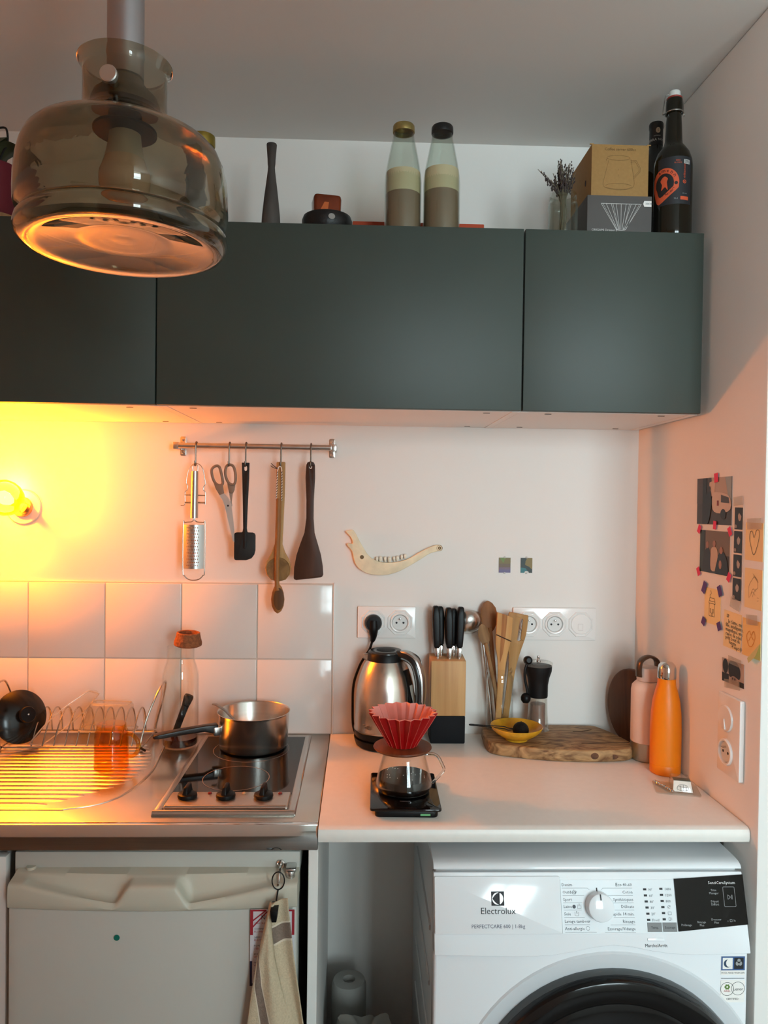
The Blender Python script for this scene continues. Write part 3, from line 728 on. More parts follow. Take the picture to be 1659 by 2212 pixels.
for x, y, ln, tl, lb in ((-.5525, -.058, -2, .110, 'black handled knife standing apart in the block, closest to the kettle'), (-.5405, -.032, -1, .103, 'shorter black knife half hidden behind the one closest to the kettle'),
                         (-.5205, -.060, -1, .106, 'black handled knife in the middle of the block, in the front row'), (-.5060, -.033, 0, .098, 'shorter black knife half hidden behind the middle knives of the block'),
                         (-.4945, -.058, 2, .108, 'black handled knife in the block closest to the steel ladle')):
    knife(x, y, kz - (.002 if y < -.05 else 0), ln, tl, lb)

# ================================================================== BOARD, JAR OF UTENSILS
TEAK = wood('olive_wood', (104, 70, 42), (184, 146, 100), 7, (1, 3, 3), .6, 4.0)
bo = sp2([(-.418, -.018), (-.430, -.07), (-.431, -.13), (-.418, -.168), (-.36, -.195), (-.27, -.217), (-.17, -.222), (-.095, -.212), (-.068, -.182), (-.066, -.15), (-.083, -.09), (-.104, -.04), (-.13, -.017), (-.25, -.012), (-.35, -.013)], 4)
t = thing('cutting_board', 'thick rustic olive wood board lying on the worktop under the yellow dish', 'cutting board', (-.25, -.115, .9))
part('slab', B().prism([(x + .25, y + .115) for x, y in bo], 0, .030), TEAK, t, bev=(.005, 3))
CRK = mat('crack_brown', (58, 34, 20), .8)
part('crack', B().prism([(.055, -.055), (.10, -.052), (.178, -.050), (.178, -.046), (.10, -.0495), (.055, -.053)], .0298, .0305), CRK, t)
part('crack', B().prism([(.06, .040), (.085, .041), (.115, .056), (.114, .058), (.083, .0445), (.06, .043)], .0298, .0305), CRK, t)
part('knot', B().prism(circ(.118, .013, .014, 16, .006), -.1046, -.100, 'xz'), mat('knot_brown', (92, 56, 32), .7, var=(90, .4)), t)
part('knot', B().prism(circ(.072, .016, .010, 16, .008), -.1076, -.103, 'xz'), MATS['knot_brown'], t)
jx, jy = -.383, -.052
t = thing('utensil_jar', 'clear glass jar on the olive wood board holding wooden utensils', 'jar', (jx, jy, .9305))
part('glass', B().lathe(shell([(.030, 0), (.0355, .003), (.0362, .012), (.0362, .130), (.0345, .140), (.0315, .147), (.0315, .150), (.034, .152), (.034, .158), (.0318, .160), (.0318, .164)], .0022), 40), CLEAR, t)
W1 = wood('beech', (150, 112, 70), (186, 148, 102), 26, (1, 1, .1), .6, 1)
W2 = wood('oiled_beech', (122, 76, 40), (152, 100, 58), 26, (1, 1, .1), .6, 1)
W3 = wood('acacia', (186, 134, 78), (212, 164, 104), 26, (1, 1, .1), .6, 1)
def spoon_parts(t, m, L_, bw, bl, hr, bowl_turn=0):
    """spoon standing on its handle: local z up, bowl facing -y"""
    part('handle', B().tube([(0, 0, 0), (0, 0, L_ * .5), (0, -.001, L_ - bl * .85)], [hr, hr * .95, hr * .9], 10, 4), m, t)
    b = B()
    rings = []
    for zf, wf, dy in ((0, .18, 0), (.10, .5, -.001), (.28, .86, -.002), (.52, 1.0, -.002), (.76, .86, -.001), (.92, .52, .001), (1.0, .10, .002)):
        zz = L_ - bl + zf * bl; w = bw * wf
        rings.append([(w * cos(q), dy + (.006 * wf + .0025) * sin(q) * (1 if sin(q) > 0 else .15 - .55 * (wf > .6)), zz) for q in [k * 2 * pi / 16 for k in range(16)]])
    part('bowl', b.loft(rings), m, t, smooth=60)
t = thing('wooden_spoon', 'worn wooden spoon with oval bowl in the jar, in front of the brown one', 'spoon', (-.373, -.056, .936), (radians(3), radians(-13), 0), 'wooden utensils in the jar')
spoon_parts(t, wood('worn_beech', (112, 80, 50), (160, 124, 84), 22, (1, 1, .12), .65, 1.5), .285, .0155, .060, .0058)
t = thing('wooden_spoon', 'dark brown wooden spoon with broad round head at the back of the jar', 'spoon', (-.382, -.040, .936), (radians(-3), radians(-5.5), 0), 'wooden utensils in the jar')
spoon_parts(t, W2, .335, .0235, .085, .0062)
def flat_utensil(t, m, outline, th, name='paddle', bev=.002, holes=None):
    o = outline
    for h in (holes or []): o = holed(o, h)
    return part(name, B().prism(o, -th / 2, th / 2, 'xz'), m, t, bev=(bev, 2))
t = thing('wooden_spatula', 'pale wooden turner with a dark stripe and folded joint in the jar', 'spatula', (-.389, -.062, .936), (radians(2), radians(2.5), 0), 'wooden utensils in the jar')
flat_utensil(t, W3, sp2([(-.008, 0), (-.0085, .12), (-.012, .18), (-.020, .225), (-.0215, .31)], 3, False) + sp2([(.021, .298), (.020, .24), (.012, .19), (.008, .12), (.007, 0)], 3, False), .008)
part('dark_stripe', B().prism([(-.008, .307), (.006, .303), (.004, .245), (.000, .20), (-.006, .175), (-.008, .20)], -.0046, -.0040, 'xz'), wood('stripe_wood', (150, 92, 44), (176, 116, 62), 26, (1, 1, .1)), t)
part('joint_line', B().prism([(-.0205, .252), (.0205, .236), (.0205, .233), (-.0205, .249)], -.0048, -.0038, 'xz'), CRK, t)
t = thing('slotted_spatula', 'pale wooden slotted spatula in the jar, nearest the wall plate', 'spatula', (-.368, -.048, .936), (radians(0), radians(6.5), 0), 'wooden utensils in the jar')
flat_utensil(t, wood('bamboo_flat', (160, 116, 64), (188, 146, 92), 26, (1, 1, .1), .55, 1), sp2([(-.0085, 0), (-.009, .13), (-.013, .19), (-.026, .235), (-.0275, .302)], 3, False) + [(-.026, .307)] + sp2([(.026, .303), (.026, .25), (.016, .20), (.009, .14), (.008, 0)], 3, False), .006,
             holes=[rrect(.004, .232, .0125, .292, .004, 3)])
t = thing('ladle', 'stainless steel ladle with rounded bowl behind the knives', 'ladle', (-.398, -.034, .936), (radians(-2), radians(-7), 0), 'wooden utensils in the jar')
part('handle', B().tube([(0, 0, 0), (0, 0, .15), (0, .002, .245), (-.004, .002, .268)], [.004, .004, .0045, .004], 10, 4, flat=.6), STEEL, t)
b = B().lathe([(.036, 0), (.0345, -.010), (.028, -.021), (.015, -.028), (0, -.030), (0, -.0285), (.0145, -.0265), (.027, -.0195), (.0332, -.0095), (.0348, 0)], 32)
part('bowl', b, STEEL, t, (-.032, .004, .284), (radians(-55), radians(-20), 0))

# coffee grinder
gx, gy = -.281, -.058
t = thing('coffee_grinder', 'manual coffee grinder with black body and clear base on the board', 'coffee grinder', (gx, gy, .9305))
part('clear_base', B().lathe(shell([(.031, 0), (.0315, .002), (.029, .006), (.0255, .05), (.0245, .088)], .002), 36), CLEARP, t)
part('ground_coffee', B().lathe([(0, .004), (.020, .004), (.0195, .070), (0, .072)], 28), mat('grinder_core', (128, 98, 84), .35), t)
part('black_body', B().lathe([(0, .0885), (.0248, .0885), (.0256, .092), (.0258, .122), (.0290, .140), (.0348, .158), (.0358, .170), (.0358, .172), (0, .172)], 40), BLACKS, t)
part('clear_lid', B().lathe([(.0365, .1725), (.0372, .174), (.0372, .180), (.0345, .1815), (.0, .1815)], 40), CLEARP, t)
part('spindle', B().lathe([(0, .182), (.006, .182), (.006, .186), (.0032, .187), (.0032, .192), (.0042, .194), (.0035, .198), (0, .199)], 20), CHROME, t)
part('crank_arm', B().tube([(-.0335, -.020, .183), (-.0405, -.022, .165), (-.0405, -.022, .14), (-.035, -.022, .115), (-.0325, -.022, .10)], .0036, 10, 4, flat=.6), BLACK, t)
part('crank_knob', B().lathe([(0, -.011), (.008, -.0105), (.0112, -.006), (.0115, 0), (.0105, .007), (.006, .0115), (0, .012)], 24), BLACK, t, (-.0335, -.022, .190), (radians(80), 0, 0))
part('crank_knob', B().lathe([(0, -.013), (.008, -.0115), (.0125, -.005), (.013, .002), (.0105, .009), (.005, .013), (0, .0135)], 24), BLACK, t, (-.0385, -.025, .0905))

# yellow dish and infuser
dx, dy = -.355, -.140
t = thing('dish', 'small mustard yellow ceramic dish on the olive wood board', 'dish', (dx, dy, .9305))
part('bowl', B().lathe([(0, .0), (.0285, 0), (.0295, .004), (.040, .009), (.055, .019), (.0645, .029), (.0665, .0345), (.0655, .036), (.0635, .0345), (.054, .0235), (.038, .0130), (.020, .009), (0, .0085)], 48), mat('mustard_glaze', (202, 148, 34), .2, var=(60, .15), bump=(45, .06)), t)
t = thing('tea_infuser', 'black mesh ball tea infuser resting in the yellow dish', 'tea infuser', (-.346, -.150, .9575))
part('mesh_ball', B().lathe([(.0205 * sin(q), .0205 * -cos(q)) for q in [i * pi / 12 for i in range(13)]], 24), mat('infuser_mesh', (30, 26, 22), .5, .6, bump=(700, .9), var=(500, .6)), t)
part('ball_seam', B().tube([(.0211 * cos(q), 0, .0211 * sin(q)) for q in [i * 2 * pi / 28 for i in range(28)]], .0009, 6, closed=True), BLACK, t, rot=(0, radians(20), radians(70)))
b = B().tube([(-.019, .0015, .003), (-.034, .004, .004), (-.042, .006, .007), (-.08, .006, .009), (-.118, .006, .0115)], .0012, 6, 3)
b.tube([(-.019, -.0015, .001), (-.034, -.004, .001), (-.042, -.002, .0035), (-.08, 0, .007), (-.118, .002, .0105)], .0012, 6, 3)
b.tube([(-.118, .006, .0115), (-.126, .007, .0118), (-.131, .004, .0118), (-.126, .001, .0115), (-.118, .002, .0105)], .0017, 6, 4)
part('tongs', b, BLACK, t)

# ================================================================== POUR-OVER SET
sx_, sy_ = -.6605, -.446
t = thing('kitchen_scale', 'flat black coffee scale with a small green display light', 'scale', (sx_, sy_, .9), (0, 0, -.02))
part('body', B().prism(rrect(-.062, -.094, .066, .090, .010), 0.0, .014), BLACK, t, bev=(.003, 2))
part('top_plate', B().prism(rrect(-.0715, -.100, .0725, .101, .007), .0145, .0195), BLACKG, t, bev=(.0015, 2))
part('display_light', B().prism(rrect(.030, .0045, .050, .0085, .0008), 0, .0006), mat('green_led', (70, 132, 84), .4, emit=(.16, .42, .20, .35)), t, (0, -.0942, .0), FACE)
lettering('TIMEMORE', .0045, LG, t, (0, -.062, .0200), align='CENTER')
t = thing('coffee_server', 'clear glass coffee server half full of black coffee on the scale', 'coffee server', (sx_, sy_ + .004, .9200))
part('glass', B().lathe(shell([(.050, 0), (.0565, .003), (.0600, .010), (.0600, .018), (.0570, .030), (.0520, .050), (.0465, .070), (.0440, .082), (.0445, .0855)], .0016), 56), CLEAR, t)
part('coffee', B().lathe([(0, .0022), (.049, .0022), (.0555, .0050), (.0580, .011), (.0580, .018), (.0555, .0295), (0, .0298)], 56), mat('coffee_black', (14, 7, 5), .05, spec=.6), t)
part('handle', B().tube([(.0440, 0, .0765), (.060, -.004, .0775), (.072, -.007, .072), (.0815, -.010, .055), (.0845, -.0105, .047), (.0815, -.010, .041), (.070, -.007, .026), (.0605, -.004, .0145)], .0031, 10, 4), mat('glass_rod', (240, 242, 240), 0.0, trans=1.0, ior=1.3), t)
b = B()
for i in range(26):
    q = -pi / 2 + random.uniform(-.9, .9); z = random.uniform(.036, .078); r = .0598 - (z - .02) * .26 - .0012
    b.lathe([(0, -.0009), (.0009, 0), (0, .0009)], 6, (r * cos(q), r * sin(q), z))
stuff(part('condensation_drops', b, mat('water_drop', (225, 228, 226), .02, trans=.0, spec=.9), t))
t = thing('dripper_stand', 'round brown wooden ring holder between red dripper and glass server', 'dripper holder', (sx_ - .004, sy_ + .002, 1.0070))
part('ring', B().lathe([(.030, 0), (.054, 0), (.0600, .002), (.0625, .005), (.0615, .0075), (.056, .009), (.030, .009)], 56, closed=True), wood('walnut_ring', (86, 42, 22), (116, 62, 34), 20, (1, .2, 1), .45, 2), t)
part('ring_collar', B().lathe([(.0295, -.004), (.042, -.004), (.0415, -.0003), (.0295, -.0003)], 40, closed=True), BLACKS, t)
t = thing('coffee_dripper', 'red pleated ceramic coffee dripper with pink inside', 'coffee dripper', (sx_ - .004, sy_ + .002, 1.0165))
def fluted(z, r, amp, n=20, seg=80):
    out = []
    for i in range(seg):
        k_ = (i % (seg // n)) / (seg // n)
        tri = 1 - 2 * abs(k_ - .5) * 1.0
        out.append(((r + amp * (tri - .5) * 2) * cos(2 * pi * i / seg), (r + amp * (tri - .5) * 2) * sin(2 * pi * i / seg), z))
    return out
DR = mat('dripper_red', (156, 12, 14), .3, spec=.35); DP = mat('dripper_pink', (226, 142, 128), .25)
outer_r = [fluted(0, .0305, .0006), fluted(.010, .0350, .0015), fluted(.030, .0465, .0030), (fluted(.052, .0590, .0042)), fluted(.0715, .0695, .0050)]
inner_r = [fluted(.0722, .0668, .0048), fluted(.060, .0600, .0036), fluted(.040, .0485, .0026), fluted(.020, .0370, .0014), fluted(.006, .0285, .0005)]
part('cone', B().loft(outer_r, cap=False), DR, t, smooth=20)
part('inner_cone', B().loft([outer_r[-1]] + inner_r, cap=False), DP, t, smooth=25)
EDG = mat('pleat_edge', (214, 96, 84), .3)
b = B()
for i in range(20):
    k_ = i * 4 + 2
    b.tube([Vector(r_[k_ % 80]) * 1.0 for r_ in outer_r], .00045, 5)
part('pleat_edges', b, EDG, t)
part('spout', B().lathe([(0, -.027), (.004, -.026), (.0145, -.0115), (.0285, -.0010), (.0285, .004), (0, .004)], 32), mat('dripper_tip', (120, 60, 48), .3), t)

# ================================================================== BOTTLES BY THE WALL
t = thing('insulated_bottle', 'bright orange steel water bottle with chrome domed cap', 'water bottle', (-.0292, -.285, .9))
OR = mat('orange_satin', (236, 130, 8), .42, bump=(400, .04))
part('body', B().lathe([(0, 0), (.0325, 0), (.0350, .003), (.0352, .022), (.0347, .0228), (.0347, .0238), (.0354, .0245), (.0358, .10), (.0345, .140), (.0310, .172), (.0255, .195), (.0215, .208), (.0205, .218), (.0207, .2245), (0, .2245)], 48), OR, t)
part('cap', B().lathe([(0, .225), (.0212, .225), (.0216, .228), (.0212, .247), (.0190, .256), (.0135, .262), (.006, .2645), (0, .265)], 40), mat('cap_chrome', (215, 212, 208), .07, 1.0), t)
t = thing('insulated_bottle', 'pale pink steel water bottle with carry loop behind the orange one', 'water bottle', (-.0375, -.192, .9))
part('steel_base', B().lathe([(0, 0), (.036, 0), (.0390, .003), (.0395, .010), (.0395, .0455), (0, .0455)], 44), mat('base_steel', (176, 166, 150), .3, 1.0), t)
part('body', B().lathe([(.0396, .0458), (.0399, .047), (.0399, .172), (.0380, .184), (.0310, .192), (.0262, .196), (0, .196)], 44), mat('powder_pink', (226, 206, 192), .5, bump=(500, .08)), t)
part('cap', B().lathe([(0, .197), (.0265, .197), (.0272, .200), (.0272, .226), (.0255, .230), (0, .231)], 40), mat('cap_pale', (216, 200, 190), .4), t)
part('carry_loop', B().tube([(-.0285, 0, .208), (-.0290, 0, .230), (-.023, 0, .2475), (0, 0, .2560), (.023, 0, .2475), (.0290, 0, .230), (.0285, 0, .208)], .0042, 10, 6, flat=2.6), mat('loop_dark', (96, 78, 64), .3, .7), t, rot=(0, 0, radians(20)))
for s in (-1, 1): part('rivet', B().lathe([(0, 0), (.004, 0), (.004, .002), (0, .003)], 14), CHROME, t, (s * .0262, -.0125, .211), (pi / 2, 0, radians(20)))
t = thing('cutting_board', 'dark brown oval board standing in the corner behind the pink bottle', 'cutting board', (-.0385, -.085, .9), (0, 0, radians(-62)))
part('oval', B().prism([(x, z + .1005) for x, z in circ(0, 0, .078, 40, .100)], -.008, .008, 'xz'), wood('dark_teak', (72, 44, 26), (104, 68, 42), 14, (1, 1, .15), .5, 2), t, bev=(.004, 3))
t = thing('blister_pack', 'small clear plastic blister pack with white card lying before the orange bottle', 'package', (-.046, -.392, .9), (0, 0, radians(-14)))
t.scale = (1.42, 1.25, 1.35)
part('tray', B().prism(rrect(-.034, -.028, .032, .030, .005), 0, .0022), CLEARP, t)
part('dome', B().loft([[(x, y, .0022) for x, y in ((-.010, -.020), (.022, -.020), (.022, .024), (-.010, .024))], [(x, y, .020) for x, y in ((-.008, -.012), (.019, -.012), (.019, .022), (-.008, .022))]]), CLEARP, t, bev=(.002, 2))
cd = part('card', B().loft([[(-.0085, -.0185, .003), (.0205, -.0185, .003), (.0205, -.0178, .003), (-.0085, -.0178, .003)], [(-.007, -.0115, .0185), (.018, -.0115, .0185), (.018, -.0108, .0185), (-.007, -.0108, .0185)]]), PAPER, t)
b = B(); lines2d(b, [sp2([(-.004, .004), (-.0025, .0095), (.003, .0115), (.010, .0105), (.0125, .006), (.011, .0035), (.004, .002)], 3) + [(-.004, .004)], [(-.002, .008), (.011, .008)], [(.001, .003), (.001, .010)], [(.005, .0025), (.005, .0112)], [(.009, .003), (.009, .011)]], .0005)
part('card_drawing', b, INK, t, (.002, -.0190, .0030), (radians(66), 0, 0), smooth=0)
part('green_band', B().box(-.007, .018, -.0112, .004, .0186, .0192), mat('band_green', (70, 92, 84), .5), t)
b = B()
for i in range(7):
    b.lathe([(.0035 * sin(q), .0022 * -cos(q)) for q in [k_ * pi / 6 for k_ in range(7)]], 10, (-.030 + i * .0033, .018 - i * .0065 + .002 * (i % 2), .0046))
part('metal_beads', b, CHROME, t)

# ================================================================== COOKTOP
t = thing('cooktop', 'two ring electric hob with steel rim and three black knobs', 'hob', (-1.028, -.2825, .9005))
HX, HY = .144, .2495
fr = B()
fr.loft([[(x, y, z) for x, y in ((-HX + i_, -HY + i_), (HX - i_, -HY + i_), (HX - i_, HY - i_), (-HX + i_, HY - i_))] for i_, z in ((0, 0), (.001, .0035), (.004, .0055), (.012, .0060), (.017, .0045))], cap=False)
part('steel_rim', fr, STEEL, t, smooth=50)
part('glass_plate', B().box(-HX + .016, HX - .016, -.146, HY - .016, .001, .0050), mat('hob_glass', (10, 10, 11), .05), t)
part('control_strip', B().loft([[(-HX + .017, -.228, .003), (HX - .017, -.228, .003), (HX - .017, -.146, .003), (-HX + .017, -.146, .003)], [(-HX + .018, -.224, .010), (HX - .018, -.224, .010), (HX - .018, -.147, .0085), (-HX + .018, -.147, .0085)]]), mat('strip_steel', (196, 186, 176), .35, 1.0), t, bev=(.003, 3))
part('front_bar', B().tube([(-HX + .002, -HY + .004, .0045), (HX - .002, -HY + .004, .0045)], .0062, 12), STEEL, t)
part('front_bar', B().tube([(-HX + .022, -.226, .0075), (HX - .022, -.226, .0075)], .0052, 12), STEEL, t)
for x in (-.088, -.008, .071):
    k_ = part('knob', B().lathe([(0, 0), (.0195, 0), (.0205, .003), (.0195, .0075), (.015, .010), (0, .011)], 32), BLACK, t, (x, -.178, .0095))
    part('knob_grip', B().loft([[(-.006, -.017, .008), (.006, -.017, .008), (.006, .017, .008), (-.006, .017, .008)], [(-.0042, -.011, .024), (.0042, -.011, .024), (.0042, .013, .027), (-.0042, .013, .027)]]), BLACK, k_, rot=(0, 0, radians(-8)), bev=(.0025, 2))
for x, c in ((-.045, (132, 30, 26)), (.027, (196, 160, 120)), (.104, (132, 34, 30))):
    part('indicator_lamp', B().lathe([(0, .003), (.003, .0025), (.0045, .0005), (.0045, 0), (0, 0)], 16), mat('lamp_%d%d' % (c[0], c[1]), c, .2), t, (x, -.158, .0090))
RING = mat('hob_ring', (150, 140, 132), .5)
for (x, y, r) in ((-.006, -.060, .074), (.000, .135, .094)):
    b = B(); lines2d(b, [circ(x, y, r, 56) + [(x + r, y)]], .0012, .0054); part('heating_ring', b, RING, t, smooth=0)

# ================================================================== SAUCEPAN
px, py = -1.026, -.125
t = thing('saucepan', 'steel saucepan with black handle on the rear hob ring', 'saucepan', (px, py, .9062))
part('pot', B().lathe([(0, 0), (.078, 0), (.0835, .003), (.0860, .010), (.0895, .085), (.0915, .0895), (.0920, .091), (.0905, .0915), (.0880, .088), (.0845, .012), (.080, .004), (0, .003)], 64), mat('pan_steel', (210, 205, 198), .24, 1.0, var=(30, .05), stretch=(.2, .2, 3)), t)
ha = math.atan2(-.093, -.226)
hm = Matrix.Rotation(ha, 4, 'Z')
part('handle_bracket', B().box(.086, .104, -.012, .012, .040, .062).xf(hm), STEEL, t, bev=(.003, 2))
b = B().loft([[(x, -w, z - h_), (x, w, z - h_), (x, w, z + h_), (x, -w, z + h_)] for x, w, z, h_ in ((.092, .011, .055, .013), (.110, .011, .058, .010), (.125, .009, .060, .008), (.18, .0105, .0575, .0068), (.235, .0120, .0535, .006), (.248, .010, .0525, .0045))])
part('handle', b.xf(hm), mat('bakelite', (26, 18, 16), .3), t, bev=(.003, 3))
t = thing('spoon', 'grey flat handled spoon standing in the saucepan', 'spoon', (px, py, .9105))
part('handle', B().loft([[(x, y - w, z), (x, y + w, z), (x, y + w, z + .003), (x, y - w, z + .003)] for x, y, z, w in ((-.108, .010, .0985, .004), (-.098, .008, .0975, .0075), (-.075, .0, .0865, .0075), (-.045, -.012, .062, .0055), (-.005, -.02, .022, .0045))]), mat('spoon_grey', (150, 146, 140), .4, .8), t, bev=(.001, 2))
part('bowl', B().lathe([(.02, .004), (.016, .001), (0, -.0005), (0, .0005), (.0155, .0022), (.0195, .0045)], 24, sx=1.4), STEEL, t, (.018, -.024, .010), (0, radians(20), 0))

# ================================================================== CARAFE
cx, cy = -1.2165, -.108
t = thing('carafe', 'tall clear glass carafe with dark dregs in the bottom', 'carafe', (cx, cy, .9012))
part('glass', B().lathe(shell([(.040, 0), (.0445, .003), (.0458, .010), (.0458, .170), (.0445, .188), (.0400, .205), (.0360, .216), (.0345, .224), (.0343, .256)], .0022, .006), 48), CLEAR, t)
part('dregs', B().lathe([(0, .0065), (.0425, .0065), (.0430, .010), (.0430, .024), (0, .0235)], 40), mat('dregs_red', (44, 12, 12), .08), t)
t = thing('cork_stopper', 'rust brown cork ring sitting askew on the carafe', 'stopper', (-1.199, -.108, 1.1580), (radians(2), radians(3), 0))
part('cork', B().lathe([(0, 0), (.030, 0), (.0348, .003), (.0352, .010), (.0320, .020), (.0298, .030), (.0295, .034), (.0270, .0355), (.0235, .034), (.0210, .020), (0, .018)], 40), mat('cork_rust', (140, 84, 50), .9, var=(160, .35), bump=(220, .7)), t)
t = thing('brush', 'black flared handle of a utensil standing inside the carafe', 'utensil', (-1.232, -.108, .9262), (0, radians(20), 0))
part('shaft', B().tube([(0, 0, 0), (0, 0, .05), (0, 0, .085)], [.008, .0085, .0095], 12, 4), BLACKS, t)
part('flared_end', B().tube([(0, 0, .0855), (0, 0, .105), (0, 0, .112)], [.0098, .0125, .0105], 12, 3, flat=.7), BLACKS, t)

# ================================================================== DISH RACK
t = thing('dish_rack', 'chrome wire dish rack standing on the drainer', 'dish rack', (-1.45, -.09, .9025))
def RK(p): return (p[0] + 1.45, p[1] + .09, p[2] - .9025)
WIRE = mat('rack_wire', (190, 184, 176), .2, 1.0)
base = [(-1.64, -.155, .9105), (-1.31, -.155, .9105), (-1.302, -.145, .9105), (-1.302, -.022, .9105), (-1.31, -.016, .9105), (-1.64, -.016, .9105), (-1.648, -.022, .9105), (-1.648, -.145, .9105)]
part('base_frame', B().tube([RK(p) for p in base], .0024, 8, closed=True), WIRE, t)
arch_me = B().tube([(0, -.150, .9125), (0, -.125, .948), (0, -.095, .976), (0, -.066, .986), (0, -.044, .978), (0, -.030, .955), (0, -.024, .9125)], .0019, 8, 5).mesh('plate_arch', WIRE)
for i in range(10):
    place('plate_arch', arch_me, t, (-1.575 + i * .0275 + 1.45, .09, -.9025))
for s, X in ((1, -1.305), (-1, -1.647)):
    q = [(X, -.158, .906), (X + s * .004, -.160, .93), (X + s * .016, -.150, .985), (X + s * .030, -.125, 1.030), (X + s * .037, -.095, 1.052), (X + s * .038, -.070, 1.056), (X + s * .036, -.050, 1.046), (X + s * .025, -.036, 1.000), (X + s * .010, -.026, .95), (X + s * .002, -.022, .918)]
    part('end_loop', B().tube([RK(p) for p in q], .0026, 8, 5), WIRE, t)
    for y_, d in ((-.15, -1), (-.028, 1)):
        part('foot', B().tube([RK(p) for p in ((X, y_, .9095), (X + s * .012, y_ - .010 * (d < 0), .9065), (X + s * .016, y_ - .012 * (d < 0), .9058))], .003, 8, 3), BLACKS, t)
t = thing('pot_lid', 'black domed pot lid with round knob propped in the dish rack', 'pot lid', (-1.611, -.128, .9800), (radians(72), radians(0), radians(50)))
part('dome', B().lathe([(.0655, -.006), (.067, -.003), (.066, 0), (.055, .008), (.036, .015), (.018, .019), (0, .020), (0, .0185), (.035, .0135), (.054, .0065), (.064, -.003)], 48), mat('lid_enamel', (15, 14, 13), .18), t)
k_ = part('knob', B().lathe([(0, .0195), (.012, .0195), (.0115, .026), (.0195, .032), (.0205, .038), (.0185, .042), (0, .043)], 32), BLACK, t)
part('screw', B().lathe([(0, .0435), (.0022, .0432), (.0022, .042)], 12), CHROME, k_)
t = thing('plastic_cover', 'clear plastic lid leaning in the dish rack slots', 'lid', (-1.512, -.10, .9135))
A_, Bv = Vector((-.062, -.050, .004)), Vector((.050, .045, .112))
wv = Vector((.030, .050, -.028))
n_ = (Bv - A_).cross(wv).normalized()
b = B().sheet(lambda u, v: A_ + (Bv - A_) * (v + .04 * sin(u * pi) * (2 * v - 1)) + wv * (u - .2) * (0.55 + .45 * sin(v * pi)) + n_ * .010 * sin(v * pi), 8, 16)
for i in range(0, 1): pass
part('sheet', b, CLEARP, t)
edge = [A_ + (Bv - A_) * (v - .04 * 0) + wv * (-.2) * (0.55 + .45 * sin(v * pi)) + n_ * .010 * sin(v * pi) for v in [i / 12 for i in range(13)]]
edge += [A_ + (Bv - A_) * v + wv * .8 * (0.55 + .45 * sin(v * pi)) + n_ * .010 * sin(v * pi) for v in [1 - i / 12 for i in range(13)]]
part('rolled_edge', B().tube(edge, .0018, 6, closed=True), thin_glass('plastic_edge', (236, 232, 224), 1.45, .15, .35), t)
t = thing('plastic_container', 'clear plastic food box upside down on the dish rack', 'container', (-1.405, -.075, .9645), (radians(-8), radians(4), radians(6)))
def rr3(hx, hy, z, r=.012): return [(x, y, z) for x, y in rrect(-hx, -hy, hx, hy, r, 4)]
part('walls', B().loft([rr3(.066, .052, -.030), rr3(.064, .050, -.026), rr3(.060, .046, -.020), rr3(.050, .038, .032, .01), rr3(.046, .034, .036, .01)], cap=False).add([p for p in rr3(.046, .034, .036, .01)], [tuple(range(20))]), CLEARP, t)
part('rim', B().tube(rr3(.066, .052, -.030), .0018, 6, closed=True), MATS['plastic_edge'], t)
part('base_ridge', B().tube(rr3(.046, .034, .0362, .01), .0014, 6, closed=True), MATS['plastic_edge'], t)
t = thing('glass_mug', 'amber glass mug upside down on the drainer', 'mug', (-1.340, -.262, .9026))
out = [(.0390, 0), (.0392, .003), (.0385, .070), (.0370, .085), (.0340, .0885), (.0340, .092), (.0330, .1005), (.0300, .1015)]
prof = out + [(0, .097), (0, .090), (.030, .0885), (.0345, .080), (.0360, .068), (.0368, .003)]
part('glass', B().lathe(prof, 48, closed=False).lathe([(.0368, .003), (.0390, 0)], 48), AMBER, t, smooth=50)
part('handle', B().tube([(.0375, 0, .078), (.052, -.006, .076), (.064, -.010, .064), (.0665, -.011, .050), (.062, -.010, .036), (.050, -.006, .026), (.038, 0, .026)], .0046, 12, 5, flat=1.3), AMBER, t)

# ================================================================== RAIL WITH UTENSILS
RZ, RY = 1.674, -.056
t = thing('utensil_rail', 'brushed steel utensil rail screwed to the wall', 'rail', (-1.04, 0, RZ))
part('tube', B().tube([(-.199, RY, 0), (.199, RY, 0)], .0074, 16), STEELB, t)
for s in (-1, 1):
    pl_ = part('bracket_plate', B().prism(rrect(-.008, -.026, .008, .026, .004), 0.0008, .0035), STEEL, t, (s * .200, 0, .002), FACE, bev=(.001, 2))
    part('bracket_arm', B().box(-.0075, .0075, -.009, .009, .0035, .058), STEEL, pl_, (s * .006, -.002, 0), bev=(.001, 2))
    for z in (-.0175, .0175): part('screw', B().lathe([(0, .002), (.003, .0018), (.0042, .0005), (.0042, 0), (0, 0)], 16), CHROME, pl_, (0, z, .0035))
HK = [(-1.193, 'end hook holding the grater and peeler'), (-1.106, 'hook holding the scissors'), (-1.063, 'hook holding the black spatula'), (-.971, 'hook holding the tied wooden spoons'), (-.893, 'hook holding the dark wooden spatula')]
hook_me = B().tube([(0, .0092, -.006), (0, .0098, .002), (0, .006, .0092), (0, -.002, .0098), (0, -.0085, .005), (0, -.0095, -.006), (0, -.0085, -.03), (0, -.0085, -.046), (0, -.0125, -.0525), (0, -.0180, -.0500), (0, -.0190, -.040)], .0021, 8, 4, flat=1.0).mesh('hook', DCHROME)
for x, lb in HK:
    tag(place('rail_hook', hook_me, None, (x, RY, RZ)), 'small metal S ' + lb, 'hook', 'hooks on the utensil rail')
U = .000293
UY = RY - .0132
